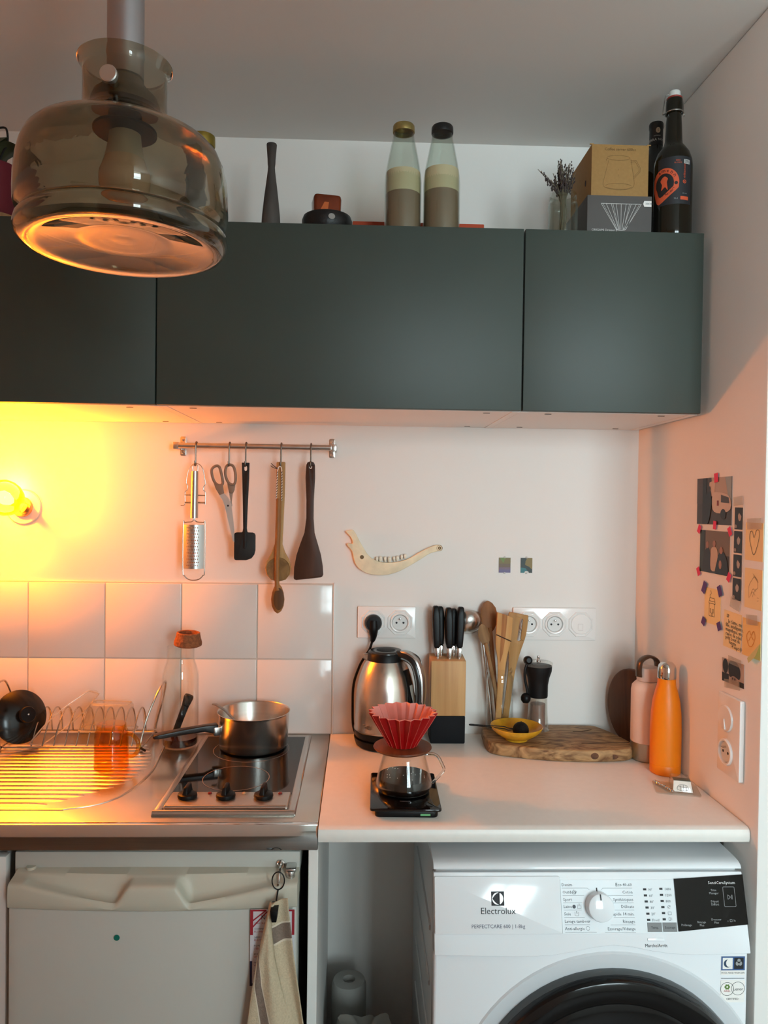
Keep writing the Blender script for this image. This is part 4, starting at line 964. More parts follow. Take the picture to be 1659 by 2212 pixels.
def hang(name, label, cat, hx, cxu, cyu, dy=0.0):
    t = thing(name, label, cat, (hx, UY + dy, RZ - .0505))
    def o(pts): return [((x - cxu) * U, -(y - cyu) * U) for x, y in pts]
    return t, o
# grater
t, o = hang('grater', 'steel hand grater with tubular handle hanging on the rail', 'grater', -1.193, 265, 432)
part('hang_loop', B().tube([(p[0], 0, p[1]) for p in o([(245, 490), (243, 445), (265, 428), (288, 445), (287, 490)])], .0013, 8, 5), STEEL, t)
b = B().tube([(o([(266, 488)])[0][0], -.004, o([(266, 488)])[0][1]), (o([(263, 905)])[0][0], -.004, o([(263, 905)])[0][1])], [.0088, .0098], 20)
part('handle', b, STEELB, t)
P_ = lambda pts, y=-.002: [(p[0], y, p[1]) for p in o(pts)]
part('wire_frame', B().tube(P_([(258, 905), (255, 925), (235, 940), (180, 945), (166, 960), (166, 1370), (180, 1420), (215, 1452), (262, 1460), (310, 1450), (345, 1415), (358, 1370), (358, 960), (345, 945), (290, 940), (270, 925), (266, 905)]), .0015, 8, 3), STEEL, t)
x0, z0 = o([(172, 965)])[0]; x1, z1 = o([(352, 1355)])[0]
plate = part('grating_plate', B().sheet(lambda u, v: (x0 + (x1 - x0) * u, -.004 - .012 * sin(u * pi), z0 + (z1 - z0) * v), 14, 2), STEELB, t)
b = B()
for r_ in range(13):
    for c_ in range(7):
        u = .20 + .60 * (c_ + (.5 if r_ % 2 else 0)) / 7.0; v = .07 + .86 * r_ / 12
        y_ = -.004 - .012 * sin(u * pi)
        nx, ny = -cos(u * pi) * .012 * pi / (x1 - x0), -1.0
        L_ = math.hypot(nx, ny); nx, ny = nx / L_, ny / L_
        X_, Z_ = x0 + (x1 - x0) * u, z0 + (z1 - z0) * v
        b.add([(X_ - .0016, y_, Z_ - .001), (X_ + .0016, y_, Z_ - .001), (X_ + .001, y_, Z_ + .0024), (X_ - .001, y_, Z_ + .0024), (X_ + nx * .002, y_ + ny * .002, Z_ + .0022)], [(0, 1, 4), (1, 2, 4), (2, 3, 4), (3, 0, 4)])
stuff(part('grating_teeth', b, CHROME, plate, smooth=0))
t, o = hang('peeler', 'wire framed vegetable peeler hanging behind the grater handle', 'peeler', -1.193, 265, 432, .007)
P_ = lambda pts, y=0: [(p[0], y, p[1]) for p in o(pts)]
part('wire_frame', B().tube(P_([(135, 795), (160, 795), (172, 770), (172, 680), (190, 655), (195, 620), (182, 595), (188, 540), (205, 470), (235, 432), (265, 420), (300, 430), (328, 470), (345, 550), (352, 600), (338, 625), (335, 655), (352, 680), (352, 785)]), .0012, 8, 4), STEEL, t)
part('blade', B().tube(P_([(172, 768), (352, 768)]), .0022, 8).tube(P_([(172, 700), (352, 704)]), .0016, 8), STEEL, t)
# scissors
t, o = hang('scissors', 'kitchen scissors with taupe handles hanging on the rail', 'scissors', -1.106, 566, 440)
TAU = mat('taupe_plastic', (134, 112, 94), .5)
P_ = lambda pts, y=0: [(p[0], y, p[1]) for p in o(pts)]
part('grip', B().tube(P_([(545, 452), (575, 436), (608, 452), (624, 510), (626, 580), (610, 612), (578, 606), (550, 570), (535, 510)]), .0036, 8, 4, closed=True), TAU, t)
part('grip', B().tube(P_([(418, 480), (450, 450), (482, 455), (500, 505), (516, 585), (508, 615), (470, 616), (440, 585), (422, 535)], -.003), .0036, 8, 4, closed=True), TAU, t)
part('shank', B().prism(o([(436, 598), (470, 620), (514, 606), (531, 690), (490, 708), (455, 650)]), -.007, -.001, 'xz'), TAU, t, bev=(.0015, 2))
part('shank', B().prism(o([(552, 590), (580, 612), (628, 590), (618, 660), (604, 692), (572, 690), (560, 640)]), -.001, .004, 'xz'), TAU, t, bev=(.0015, 2))
part('blade', B().prism(o([(490, 708), (531, 690), (570, 730), (596, 790), (608, 880), (622, 1010), (625, 1125), (612, 1112), (585, 1000), (560, 900), (538, 805), (515, 745)]), -.0055, -.0035, 'xz'), mat('blade_bright', (214, 214, 212), .38, 1.0), t)
part('blade', B().prism(o([(572, 690), (604, 692), (596, 760), (600, 800), (560, 900), (555, 820), (585, 760)]), -.001, .001, 'xz'), STEEL, t)
part('pivot', B().lathe([(0, .002), (.002, .0015), (.0026, 0), (0, 0)], 14), INK, t, (0.0, -.0055, o([(566, 800)])[0][1]), FACE)
# black spatula
t, o = hang('spatula', 'black silicone spatula hanging on the rail', 'spatula', -1.063, 713, 440)
ol = o([(683, 415), (750, 415), (748, 560), (738, 800), (732, 1000), (737, 1030), (745, 1036)]) + o([(785, 1037), (803, 1045), (810, 1062), (810, 1195), (800, 1235), (775, 1268), (730, 1284), (640, 1285), (626, 1278), (622, 1262), (622, 1055), (628, 1042), (642, 1037), (688, 1036), (696, 1028), (700, 1000), (696, 800), (688, 560)])
part('blade_and_handle', B().prism(holed(ol, o(rrect(704, 445, 730, 488, 12, 4))), -.004, .003, 'xz'), mat('silicone_black', (20, 19, 19), .6), t, bev=(.0018, 2))
part('stiffening_rib', B().prism(o([(706, 700), (728, 700), (730, 1170), (722, 1185), (714, 1185), (704, 1170)]), -.007, -.0036, 'xz'), MATS['silicone_black'], t, bev=(.001, 2))
# tied wooden spoons
t, o = hang('wooden_spoon', 'large flat wooden spoon with round shallow bowl hanging on the rail', 'spoon', -.971, 1030, 452, .003)
OLV = wood('pale_olive', (150, 112, 62), (196, 156, 102), 14, (1, 1, .12), .55, 2)
ol = o([(992, 415), (1070, 415), (1068, 700), (1058, 1000), (1052, 1150), (1075, 1220), (1115, 1290), (1131, 1360), (1122, 1420), (1085, 1468), (1020, 1485), (955, 1470), (912, 1425), (900, 1365), (915, 1300), (955, 1225), (983, 1150), (990, 1000), (990, 700)])
part('paddle', B().prism(ol, -.004, .005, 'xz'), OLV, t, bev=(.0025, 3))
part('bowl_hollow', B().lathe([(.0305, .0015), (.0315, .0006), (.029, -.0002), (.0265, .0004)], 40), wood('olive_dark', (120, 84, 44), (160, 120, 72), 14, (1, 1, .12)), t, (o([(1018, 1375)])[0][0], -.0042, o([(1018, 1375)])[0][1]), FACE)
part('bowl_floor', B().lathe([(0, .0002), (.0268, .0004)], 40), MATS['olive_dark'], t, (o([(1018, 1375)])[0][0], -.0042, o([(1018, 1375)])[0][1]), FACE)
t, o = hang('wooden_spoon', 'long dark wooden spoon hung by a black and white twisted cord', 'spoon', -.971, 1030, 452, -.009)
SPN = wood('spoon_brown', (120, 76, 38), (170, 118, 66), 16, (1, 1, .1), .5, 2)
hp = [(o([q])[0][0], 0, o([q])[0][1]) for q in [(1020, 742), (1016, 1000), (1010, 1300), (1012, 1500), (1018, 1560)]]
part('handle', B().tube(hp, [.0068, .0072, .0066, .0062, .009], 12, 4), SPN, t)
rings = []
for yy, w in ((1500, 10), (1530, 34), (1580, 52), (1640, 60), (1700, 53), (1745, 32), (1765, 6)):
    c_ = o([(1020, yy)])[0]
    rings.append([(c_[0] + w * U * cos(q), (-.0065 if sin(q) < 0 else .006) * abs(sin(q)) * (w / 60) ** .5, c_[1]) for q in [k_ * 2 * pi / 18 for k_ in range(18)]])
part('bowl', B().loft(rings), SPN, t, smooth=60)
part('bowl_face', B().lathe([(0, .0006), (.0125, .0004), (.0135, 0)], 32, sx=1.0, sy=2.15), wood('spoon_dark', (82, 52, 28), (112, 76, 44), 16, (1, .2, 1)), t, (o([(1032, 1635)])[0][0], -.0062, o([(1032, 1635)])[0][1]), FACE)
for s, off in ((-1, 0), (1, 0)):
    pts = [(1028, 455), (1006 if s < 0 else 1044, 500), (1000 if s < 0 else 1046, 760)]
    pts = [(o([q])[0][0], -.001, o([q])[0][1]) for q in pts]
    part('cord', B().tube(pts, .0013, 6, 3), PAPER, t)
    b = B()
    for i in range(11):
        f = .04 + .92 * i / 10
        q0, q1 = Vector(pts[1]), Vector(pts[2]); c_ = q0 + (q1 - q0) * f
        b.tube([c_ + Vector((-.0014, -.001, -.0024)), c_ + Vector((.0014, -.001, .0024))], .0009, 5)
    part('cord_twist', b, INK, t)
b = B()
for q in ([(1005, 475), (975, 455), (948, 430)], [(1005, 478), (972, 470), (945, 452)]): b.tube([(o([w])[0][0], -.002, o([w])[0][1]) for w in q], .0009, 5, 4)
part('cord_ends', b, INK, t)
t, o = hang('wooden_spatula', 'dark walnut spatula with flared slanted blade hanging on the rail', 'spatula', -.893, 1296, 458)
ol = o([(1258, 445), (1268, 422), (1296, 412), (1324, 422), (1335, 445), (1337, 560), (1328, 760), (1328, 920), (1338, 1050), (1365, 1140), (1398, 1250), (1415, 1350), (1420, 1425), (1412, 1442), (1395, 1450), (1180, 1475), (1162, 1470), (1157, 1455), (1160, 1360), (1180, 1250), (1212, 1150), (1248, 1050), (1263, 920), (1262, 760), (1252, 560)])
part('blade_and_handle', B().prism(holed(ol, o(circ(1297, 466, 13, 14))), -.004, .004, 'xz'), wood('walnut', (52, 31, 21), (80, 50, 35), 10, (1, 1, .15), .5, 2), t, bev=(.002, 2))

# ================================================================== JAWBONE AND SMALL PRINTS
K = .000487
t = thing('jawbone', 'pale animal jawbone with molars mounted on the wall', 'jawbone', (-.669, 0, 1.3735))
o = lambda pts: [((x - 390) * K, -(y - 290) * K) for x, y in pts]
BONE = mat('bone', (230, 216, 184), .6, var=(28, .14), bump=(60, .3))
jb = o(sp2([(120, 128), (142, 122), (165, 124), (200, 185), (228, 232), (255, 268), (300, 292), (350, 300), (420, 293), (480, 272), (540, 236), (600, 206), (640, 198), (657, 208), (656, 228), (636, 233), (590, 246), (530, 284), (460, 326), (400, 355), (330, 370), (255, 364), (205, 340), (175, 305), (163, 262), (155, 235), (130, 206), (133, 193), (150, 196), (160, 192), (152, 165), (132, 142)], 3))
part('mandible', B().prism(jb, -.016, -.0015, 'xz'), BONE, t, bev=(.005, 3, 40))
part('foramen', B().lathe([(0, .0004), (.0045, .0002), (.0055, 0)], 16), mat('bone_dark', (120, 96, 66), .8), t, (o([(212, 270)])[0][0], -.0162, o([(212, 270)])[0][1]), FACE)
TOOTH = mat('tooth', (232, 224, 204), .4)
for x, y, w, h_ in ((296, 282, 15, 26), (316, 281, 17, 30), (342, 282, 14, 28), (366, 284, 18, 30), (392, 280, 13, 26), (410, 277, 15, 28), (434, 270, 13, 26), (453, 265, 15, 26)):
    p = o([(x, y)])[0]
    part('tooth', B().loft([[(a * w * K * .5 * q, -.0088 + c_ * .0042 * q, zz) for a, c_ in ((-1, -1), (1, -1), (1, 1), (-1, 1))] for zz, q in ((-h_ * K * .5, .7), (0, 1), (h_ * K * .32, 1.05), (h_ * K * .55, .8))]), TOOTH, t, (p[0], 0, p[1]), (0, radians(random.uniform(-8, 8)), 0), bev=(.0012, 2))
part('broken_tip', B().lathe([(.0082, 0), (.006, -.0012), (.003, .0004), (0, -.001)], 14), MATS['bone_dark'], t, (o([(643, 215)])[0][0], -.0164, o([(643, 215)])[0][1]), FACE)
def colors(*cs): return [mat('print_%d_%d_%d' % c, c, .45) for c in cs]
def print_on(parent, shapes, d=.0006, name='printed_image'):
    b = B(); ms = []; idx = {}
    mx, my = max(abs(p[0]) for p in shapes[0][0]), max(abs(p[1]) for p in shapes[0][0])
    for i, (poly, c) in enumerate(shapes):
        if name == 'printed_image': poly = [(max(-mx, min(mx, x)), max(-my, min(my, y))) for x, y in poly]
        if c not in idx: idx[c] = len(ms); ms.append(colors(c)[0])
        b.mat(idx[c]).face(poly, d + .00012 * i)
    return part(name, b, ms, parent, smooth=0, recalc=False)
for X, lab, sh in ((-.365, 'tiny wall print with green and violet colours', [(rect(-.016, -.0205, .016, .0205), (104, 84, 62)), (rect(-.016, .004, .016, .0205), (112, 98, 44)), ([(-.014, .0205), (.004, .0205), (-.004, .006)], (98, 122, 44)), (rect(-.016, -.0205, .016, -.008), (96, 88, 128)), (rect(-.016, -.012, .016, -.006), (112, 90, 110))]),
                   (-.305, 'tiny wall print in dark teal and amber', [(rect(-.016, -.0205, .016, .0205), (26, 40, 36)), (sp2([(.002, .0205), (.016, .0205), (.016, -.010), (.008, -.004), (-.004, .002)], 2), (122, 102, 40)), ([(-.016, -.0205), (.006, -.0205), (-.002, -.008), (-.016, -.006)], (28, 106, 112)), (circ(.0005, -.0195, .006, 14, .004), (206, 204, 198))])):
    t = thing('colour_print', lab, 'print', (X, 0, 1.3645), FACE)
    part('sheet', B().box(-.016, .016, -.0205, .0205, .0006, .0016), PAPER, t)
    print_on(t, sh, .0018)
    for z in (-.0215, .0215): part('clip', B().box(-.002, .002, -.0022, .0022, .0006, .003), mat('clip_pale', (188, 184, 178), .5), t, (0, z, 0))

# ================================================================== PHOTOS AND NOTES ON THE RIGHT WALL
PINK = mat('tape_pink', (226, 44, 96), .6); PURP = mat('tape_purple', (84, 52, 128), .6)
CT = thin_glass('clear_tape', (246, 238, 228), 1.4, .25, .22)
YEL = mat('note_yellow', (244, 226, 176), .7)
def wallcard(name, label, cat, u0, u1, v0, v1, m, rz=0.0, th=.0005, group=None):
    t = thing(name, label, cat, rw_loc((u0 + u1) / 2, (v0 + v1) / 2), RWROT, group)
    t.rotation_euler = (Matrix.Rotation(-pi / 2 + RWS, 3, 'Z') @ Matrix.Rotation(pi / 2, 3, 'X') @ Matrix.Rotation(rz, 3, 'Z')).to_euler()
    hw, hh = (u1 - u0) / 2, (v1 - v0) / 2
    part('sheet', B().box(-hw, hw, -hh, hh, .0006, .0006 + th), m, t)
    return t, hw, hh
def tape(t, x, y, w, h, m, rot=0.0, z=.0032):
    part('tape', B().box(-w / 2, w / 2, -h / 2, h / 2, 0, .0003), m, t, (x, y, z), (0, 0, rot))
t, hw, hh = wallcard('photo', 'taped photograph of a person beside a white van', 'photo', .343, .494, 1.494, 1.597, PAPER, .01, group='pictures on the side wall')
print_on(t, [(rect(-hw, -hh, hw, hh), (58, 54, 52)), (rect(hw * .62, -hh * .2, hw * .97, hh), (150, 166, 172)), ([(-hw * .15, hh), (hw * .62, hh), (hw * .80, hh * .15), (-hw * .05, hh * .3)], (176, 160, 146)), (rect(-hw, -hh * .1, -hw * .62, hh), (70, 62, 60)),
             (rect(-hw * .66, -hh, -hw * .42, hh), (22, 20, 20)), ([(-hw * .25, hh * .8), (hw * .1, hh * .9), (hw * .02, hh * .2), (-hw * .3, hh * .2)], (196, 176, 160)), (sp2([(-hw * .05, hh * .30), (hw * .30, hh * .36), (hw * .85, hh * .2), (hw * .93, -hh * .35), (hw * .35, -hh * .52), (-hw * .05, -hh * .35)], 3), (198, 182, 168)),
             ([(hw * .42, hh * .26), (hw * .84, hh * .14), (hw * .88, -hh * .1), (hw * .42, -hh * .06)], (62, 60, 62)), (circ(hw * .55, -hh * .55, hw * .15, 16, hh * .22), (30, 28, 28)), (rect(hw * .2, -hh * .2, hw * .3, hh * .02), (120, 36, 34)),
             (sp2([(-hw * .35, hh * .4), (-hw * .18, hh * .45), (-hw * .12, hh * .1), (-hw * .15, -hh * .4), (-hw * .3, -hh * .95), (-hw * .55, -hh * .95), (-hw * .48, -hh * .1)], 3), (24, 22, 24)), (circ(-hw * .26, hh * .52, hw * .085, 14, hh * .13), (52, 40, 36))], .0013)
tape(t, hw * .16, hh * .98, .016, .020, PINK, .1); tape(t, hw * .12, -hh * 1.02, .013, .018, PINK, -.1)
t, hw, hh = wallcard('photo', 'taped photograph of three people before a stone wall', 'photo', .359, .491, 1.386, 1.482, PAPER, 0, group='pictures on the side wall')
print_on(t, [(rect(-hw * .97, -hh * .97, hw * .97, hh * .97), (52, 46, 40)), (rect(-hw * .6, -hh * .1, hw * .97, hh * .97), (112, 94, 74)), (rect(-hw * .97, -hh * .97, -hw * .68, hh * .97), (44, 52, 46)),
             (sp2([(-hw * .55, hh * .1), (-hw * .35, hh * .15), (-hw * .2, -hh * .3), (-hw * .25, -hh * .97), (-hw * .75, -hh * .97), (-hw * .7, -hh * .2)], 3), (30, 26, 28)), (circ(-hw * .46, hh * .30, hw * .10, 14, hh * .16), (150, 108, 88)),
             (sp2([(-hw * .15, hh * .2), (hw * .15, hh * .2), (hw * .25, -hh * .2), (hw * .15, -hh * .8), (-hw * .2, -hh * .8), (-hw * .22, -hh * .1)], 3), (188, 166, 144)), (circ(0, hh * .38, hw * .095, 14, hh * .16), (162, 116, 94)),
             (sp2([(hw * .35, 0), (hw * .62, hh * .05), (hw * .85, -hh * .4), (hw * .85, -hh * .97), (hw * .12, -hh * .97), (hw * .2, -hh * .4)], 3), (24, 22, 24)), (circ(hw * .46, hh * .12, hw * .10, 14, hh * .16), (158, 114, 92)), (circ(hw * .42, -hh * .52, hw * .09, 12, hh * .2), (166, 120, 98))], .0013)
for x, y in ((-1, 1), (1, 1), (-1, -1), (1, -1)): tape(t, hw * x, hh * y, .013, .019, PINK, .5 * x * y)
t, hw, hh = wallcard('photo_strip', 'strip of four black and white photo booth portraits', 'photo', .503, .539, 1.338, 1.540, PAPER, 0, group='pictures on the side wall')
sh = []
for i in range(4):
    y0 = hh - .004 - (i + 1) * .0485; y1 = y0 + .045
    w = hw * .86
    ym = (y0 + y1) / 2
    sh += [(rect(-w, y0, w, y1), (24, 22, 22)), (circ(w * (.25 - .12 * (i % 2)), ym + .006, w * .42, 14, .0115), (176, 164, 154)), (sp2([(-w * .5, y1 - .002), (w * .6, y1 - .002), (w * .75, ym + .004), (w * .1, ym + .012), (-w * .4, ym + .002)], 2), (18, 16, 16)), (circ(-w * .65, y0 + .006, w * .3, 10, .004), (150, 140, 132))]
print_on(t, sh, .0013, 'printed_portraits')
tape(t, 0, hh + .006, .034, .018, CT, .1); tape(t, -.004, -hh - .004, .036, .022, CT, -.2)
def note(label, u0, u1, v0, v1, m=YEL, rz=0): return wallcard('sticky_note', label, 'note', u0, u1, v0, v1, m, rz, group='notes on the side wall')
t, hw, hh = note('yellow note with a large hand drawn heart', .548, .611, 1.428, 1.503)
b = B(); hp_ = [(0, -.026), (-.012, -.008), (-.017, .008), (-.013, .020), (-.006, .019), (0, .008), (.007, .021), (.016, .024), (.019, .014), (.014, -.004)]
lines2d(b, [sp2([(x * .95, y) for x, y in hp_], 4) + [(0, -.026)]], .0011); part('heart_outline', b, INK, t, (0, 0, .0016), smooth=0)
tape(t, .002, hh - .002, .05, .022, CT, .05)
t, hw, hh = note('yellow note with a faint pencil sketch of a hand, under the heart note', .549, .611, 1.333, 1.412)
b = B(); lines2d(b, [sp2([(-.014, -.020), (-.016, .002), (-.006, .016), (.004, .024), (.012, .018), (.016, .004), (.006, -.002), (-.002, -.016)], 3, False), [(-.002, .030), (.016, .018)], [(.0, .026), (.018, .014)], sp2([(-.008, -.010), (0, .000), (.010, -.004)], 3, False), sp2([(-.012, -.018), (-.002, -.006), (.008, -.012)], 3, False), [(.014, -.016), (.020, -.016)], [(.014, -.022), (.020, -.021)]], .0006)
part('pencil_sketch', b, mat('pencil', (128, 104, 70), .7), t, (0, 0, .0016), smooth=0)
t, hw, hh = note('yellow note with a drawn little house, held by purple tape', .386, .456, 1.276, 1.354, mat('note_pale', (245, 224, 164), .7))
b = B(); lines2d(b, [rect(-.013, -.022, .010, .006) + [(-.013, -.022)], [(-.015, .006), (-.011, .018), (.009, .018), (.013, .006), (-.015, .006)], [(-.012, .011), (.011, .011)], rect(-.009, -.014, -.005, -.006) + [(-.009, -.014)], rect(.002, -.014, .006, -.006) + [(.002, -.014)], [(-.003, -.022), (-.003, -.015), (.001, -.015), (.001, -.022)], sp2([(-.008, .018), (-.010, .024), (-.004, .028), (-.008, .034)], 3, False)], .0009)
part('house_drawing', b, INK, t, (0, 0, .0016), smooth=0)
for x, y, s in ((-1, 1, 1.5), (1, 1, 1.3), (-1, -1, 1), (1, -1, 1)): tape(t, hw * x * .97, hh * y * .97, .016, .018 * s, PURP, .45 * x)
t, hw, hh = note('yellow note filled with a handwritten message', .471, .539, 1.238, 1.315, rz=-.03)
lettering_joined([(w, x, y, .0115, 'LEFT') for w, x, y in (('SP', -.025, .024), ('Je t\'aime, ma', -.018, .014), ('fille, intelligente,', -.028, .005), ('magnifique, une', -.028, -.004), ('rayon de soleil', -.027, -.013), ('petit bout de', -.027, -.021), ('femme', -.012, -.029), ('14 sept 09', -.004, -.036))], t, INK, (0, 0, .0016), name='handwriting').scale = (.92, 1, 1)
t, hw, hh = note('orange yellow note with faded flower drawing and curled green corner', .544, .609, 1.236, 1.311, mat('note_orange', (242, 212, 144), .7))
b = B(); lines2d(b, [sp2([(-.012, -.010), (-.016, .004), (-.006, .014), (0, .006), (.008, .016), (.014, .004), (.004, -.014), (-.006, -.016)], 3) + [(-.012, -.010)], sp2([(-.008, -.006), (0, .004), (.008, -.002)], 3, False)], .0014)
part('flower_drawing', b, mat('crayon_orange', (222, 148, 48), .7), t, (0, 0, .0016), smooth=0)
part('curled_corner', B().add([(-.012, -hh - .004, .002), (hw, -.004, .002), (hw + .002, -.028, .012), (.014, -hh - .008, .014)], [(0, 1, 2, 3)]), mat('curl_green', (206, 210, 150), .7), t, recalc=False)
tape(t, .004, hh, .04, .02, CT, .1)
t, hw, hh = wallcard('photo', 'small taped black and white close up of two dark haired heads', 'photo', .468, .554, 1.166, 1.215, PAPER, .03, group='pictures on the side wall')
print_on(t, [(rect(-hw, -hh, hw, hh), (176, 162, 152)), (circ(-hw * .68, hh * .35, hw * .26, 18, hh * .62), (18, 16, 16)), (rect(-hw, -hh, -hw * .35, -hh * .25), (20, 18, 18)), (sp2([(-hw * .35, hh * .8), (hw * .35, hh * .95), (hw * .68, hh * .3), (hw * .6, -hh * .4), (hw * .2, -hh * .3), (-hw * .3, -hh * .4)], 3), (16, 14, 14)), (circ(hw * .1, -hh * .62, hw * .28, 16, hh * .36), (150, 134, 124)), (rect(hw * .55, -hh, hw, -hh * .55), (30, 28, 28)), (circ(hw * .02, -hh * .5, hw * .06, 8), (40, 34, 32)), (circ(hw * .22, -hh * .5, hw * .06, 8), (40, 34, 32))], .0013)
tape(t, 0, -hh, .06, .018, CT, .1); tape(t, .01, hh, .05, .016, CT, -.05)

# ================================================================== ON TOP OF THE CABINETS
TZ2 = ZT + .0006
t = thing('vase', 'slim charcoal wooden bud vase with a pinched neck', 'vase', (-.9745, -.30, TZ2))
part('body', B().lathe([(0, 0), (.0215, 0), (.0222, .012), (.0205, .045), (.0165, .085), (.0118, .122), (.0085, .148), (.0078, .158), (.0088, .165), (.0092, .175), (.0105, .192), (.0118, .208), (.0112, .210), (.0085, .208), (.006, .190), (0, .188)], 32), mat('charred_wood', (74, 68, 64), .75, var=(26, .45), bump=(50, .5), stretch=(1, 1, .25)), t)
t = thing('ashtray', 'low black rounded dish with a pale round label', 'dish', (-.846, -.30, TZ2))
part('bowl', B().lathe([(0, 0), (.045, 0), (.053, .008), (.0575, .022), (.0578, .036), (.0545, .045), (.046, .0485), (.036, .047), (0, .044)], 40), mat('black_stoneware', (18, 17, 17), .45, bump=(90, .5)), t)
part('label_spot', B().prism(circ(0, 0, .0075, 18, .0065), 0, .0006), mat('label_pale', (150, 144, 138), .6), t, (.013, -.0580, .028), (pi / 2, 0, .22))
t = thing('amber_block', 'amber brown glass block resting on the black dish', 'candle holder', (-.848, -.30, TZ2 + .0465), (0, 0, .2))
part('block', B().loft([[(x, y, z) for x, y in rrect(-hx, -.024, hx, .024, .008, 3)] for z, hx in ((0.003, .030), (.012, .031), (.036, .032), (.044, .030))]), mat('amber_block_glass', (122, 50, 22), .12, var=(18, .4), trans=.25), t, bev=(.003, 2))
part('amber_patch', B().prism([(-.018, .006), (.000, .010), (.002, .026), (-.008, .026)], -.0250, -.0243, 'xz'), mat('amber_light', (190, 92, 34), .3), t)
tag(part('folder', B().box(-.16, .16, -.11, .08, 0, .074), mat('folder_orange', (180, 70, 40), .6), None, (-.629, -.10, TZ2), bev=(.002, 2)), 'flat orange red box lying behind the milk bottles', 'box')
def milk(x, label, lidc, fill1, fill2):
    t = thing('milk_bottle', label, 'bottle', (x, -.33, TZ2))
    part('glass', B().lathe(shell([(.036, 0), (.0408, .004), (.0418, .012), (.0418, .115), (.0405, .132), (.0360, .160), (.0295, .192), (.0245, .215), (.0228, .228), (.0225, .238)], .002), 44), JARG, t)
    part('brown_layer', B().lathe([(0, .003), (.0380, .003), (.0395, .010), (.0395, fill1), (0, fill1)], 40), mat('sediment_brown', (136, 112, 92), .6, var=(12, .06)), t)
    part('cream_layer', B().lathe([(0, fill1 + .0003), (.0395, fill1 + .0003), (.0395, min(fill2, .116)), (.0383, fill2), (0, fill2 + .001)], 40), mat('cream_layer', (200, 184, 150), .65), t)
    part('cap', B().lathe([(.0205, .229), (.0245, .229), (.0250, .232), (.0245, .2425), (.0225, .2455), (0, .246), (0, .2395), (.0205, .2385)], 36), lidc, t)
milk(-.674, 'glass milk bottle with a gold cap', mat('cap_gold', (168, 148, 92), .35, .8), .088, .138)
milk(-.5865, 'glass milk bottle with a black cap', mat('cap_black', (26, 24, 24), .35), .094, .145)
t = thing('glass_jar', 'clear glass jar holding dried lavender', 'jar', (-.309, -.33, TZ2))
part('glass', B().lathe(shell([(.029, 0), (.0325, .004), (.0335, .010), (.0335, .072), (.0325, .078), (.0295, .082), (.0295, .087), (.0312, .089), (.0312, .094), (.030, .096), (.030, .100)], .002), 36), JARG, t)
t = thing('lavender_bunch', 'bunch of dried dark lavender standing in the clear jar', 'dried flowers', (-.309, -.33, TZ2 + .003))
bs, bh = B(), B()
for i in range(46):
    q = random.uniform(0, 2 * pi); sp = random.uniform(.2, 1)
    lean = .24 * sp
    base = Vector((.011 * cos(q) * sp, .011 * sin(q) * sp, 0)); mid = Vector((.006 * cos(q + .6), .006 * sin(q + .6), .080))
    top = Vector((.004 + .036 * sp * cos(q), .036 * sp * sin(q) * .8, random.uniform(.135, .178) - .012 * sp))
    if i < 3: top = Vector((-.046 - .006 * i, -.006 + .004 * i, .142 + .006 * i))
    pts = catmull([base, mid, top], 5)
    bs.tube(pts, .0007, 4)
    d = (top - mid).normalized()
    for k_ in range(random.randint(8, 11)):
        f = k_ / 10.0
        c_ = mid.lerp(top, .40 + .62 * f)
        jit = Vector((random.uniform(-1, 1), random.uniform(-1, 1), random.uniform(-.4, .4))) * .0032
        s = random.uniform(.0017, .0030) * (1.1 - .35 * f)
        c_ = c_ + jit
        bh.add([c_ + Vector(v) * s for v in ((1, 0, 0), (-1, 0, 0), (0, 1, 0), (0, -1, 0), (.3, 0, 1.7), (0, .3, -1.5))], [(0, 2, 4), (2, 1, 4), (1, 3, 4), (3, 0, 4), (2, 0, 5), (1, 2, 5), (3, 1, 5), (0, 3, 5)])
part('stems', bs, mat('dry_stem', (112, 100, 80), .8), t)
stuff(part('flower_heads', bh, mat('dry_lavender', (70, 58, 56), .85, var=(120, .3)), t, smooth=0))
# boxes
t = thing('carton', 'dark grey cardboard box with a printed white cone dripper', 'box', (-.1815, -.275, TZ2))
part('carton', B().box(-.0745, .0735, -.066, .11, 0, .097), mat('grey_card', (88, 84, 82), .75), t, bev=(.0012, 2))
b = B()
top_, bot_ = [(-.046, .0785), (.046, .0785)], [(-.010, .020), (.010, .020)]
n_ = 9
lines2d(b, [[top_[0], top_[1]], sp2([(-.010, .020), (0, .0185), (.010, .020)], 3, False)], .0011)
for i in range(n_):
    f = i / (n_ - 1); x_t = -.046 + .092 * f; x_b = -.010 + .020 * f
    lines2d(b, [[(x_t, .0785), (x_b, .020)]], .0008)
    if i % 2 == 0 and i not in (4,): lines2d(b, [[(x_t + .004 * (1 if f < .5 else -1), .0785), (x_b + .001, .020)]], .0006)
part('cone_print', b, mat('print_white', (205, 203, 200), .6), t, (.003, -.0663, .0), FACE, smooth=0)
lettering('ORIGAMI Dripper S', .007, mat('print_white', (205, 203, 200), .6), t, (-.064, -.0664, .0165), FACE)
part('price_tag', B().prism([(-.0095, 0), (-.007, .0065), (.0095, .0065), (.0095, -.0065), (-.007, -.0065)], 0, .0005), PAPER, t, (.0625, -.0664, .0795), FACE)
lettering('29€90', .006, INKG, t, (.058, -.0672, .0775), FACE)
t = thing('carton', 'brown kraft cardboard box with a line drawn coffee jug', 'box', (-.181, -.268, TZ2 + .0975))
part('carton', B().box(-.0655, .0655, -.068, .10, 0, .1165), mat('kraft', (158, 120, 70), .8, var=(150, .05)), t, bev=(.0008, 2))
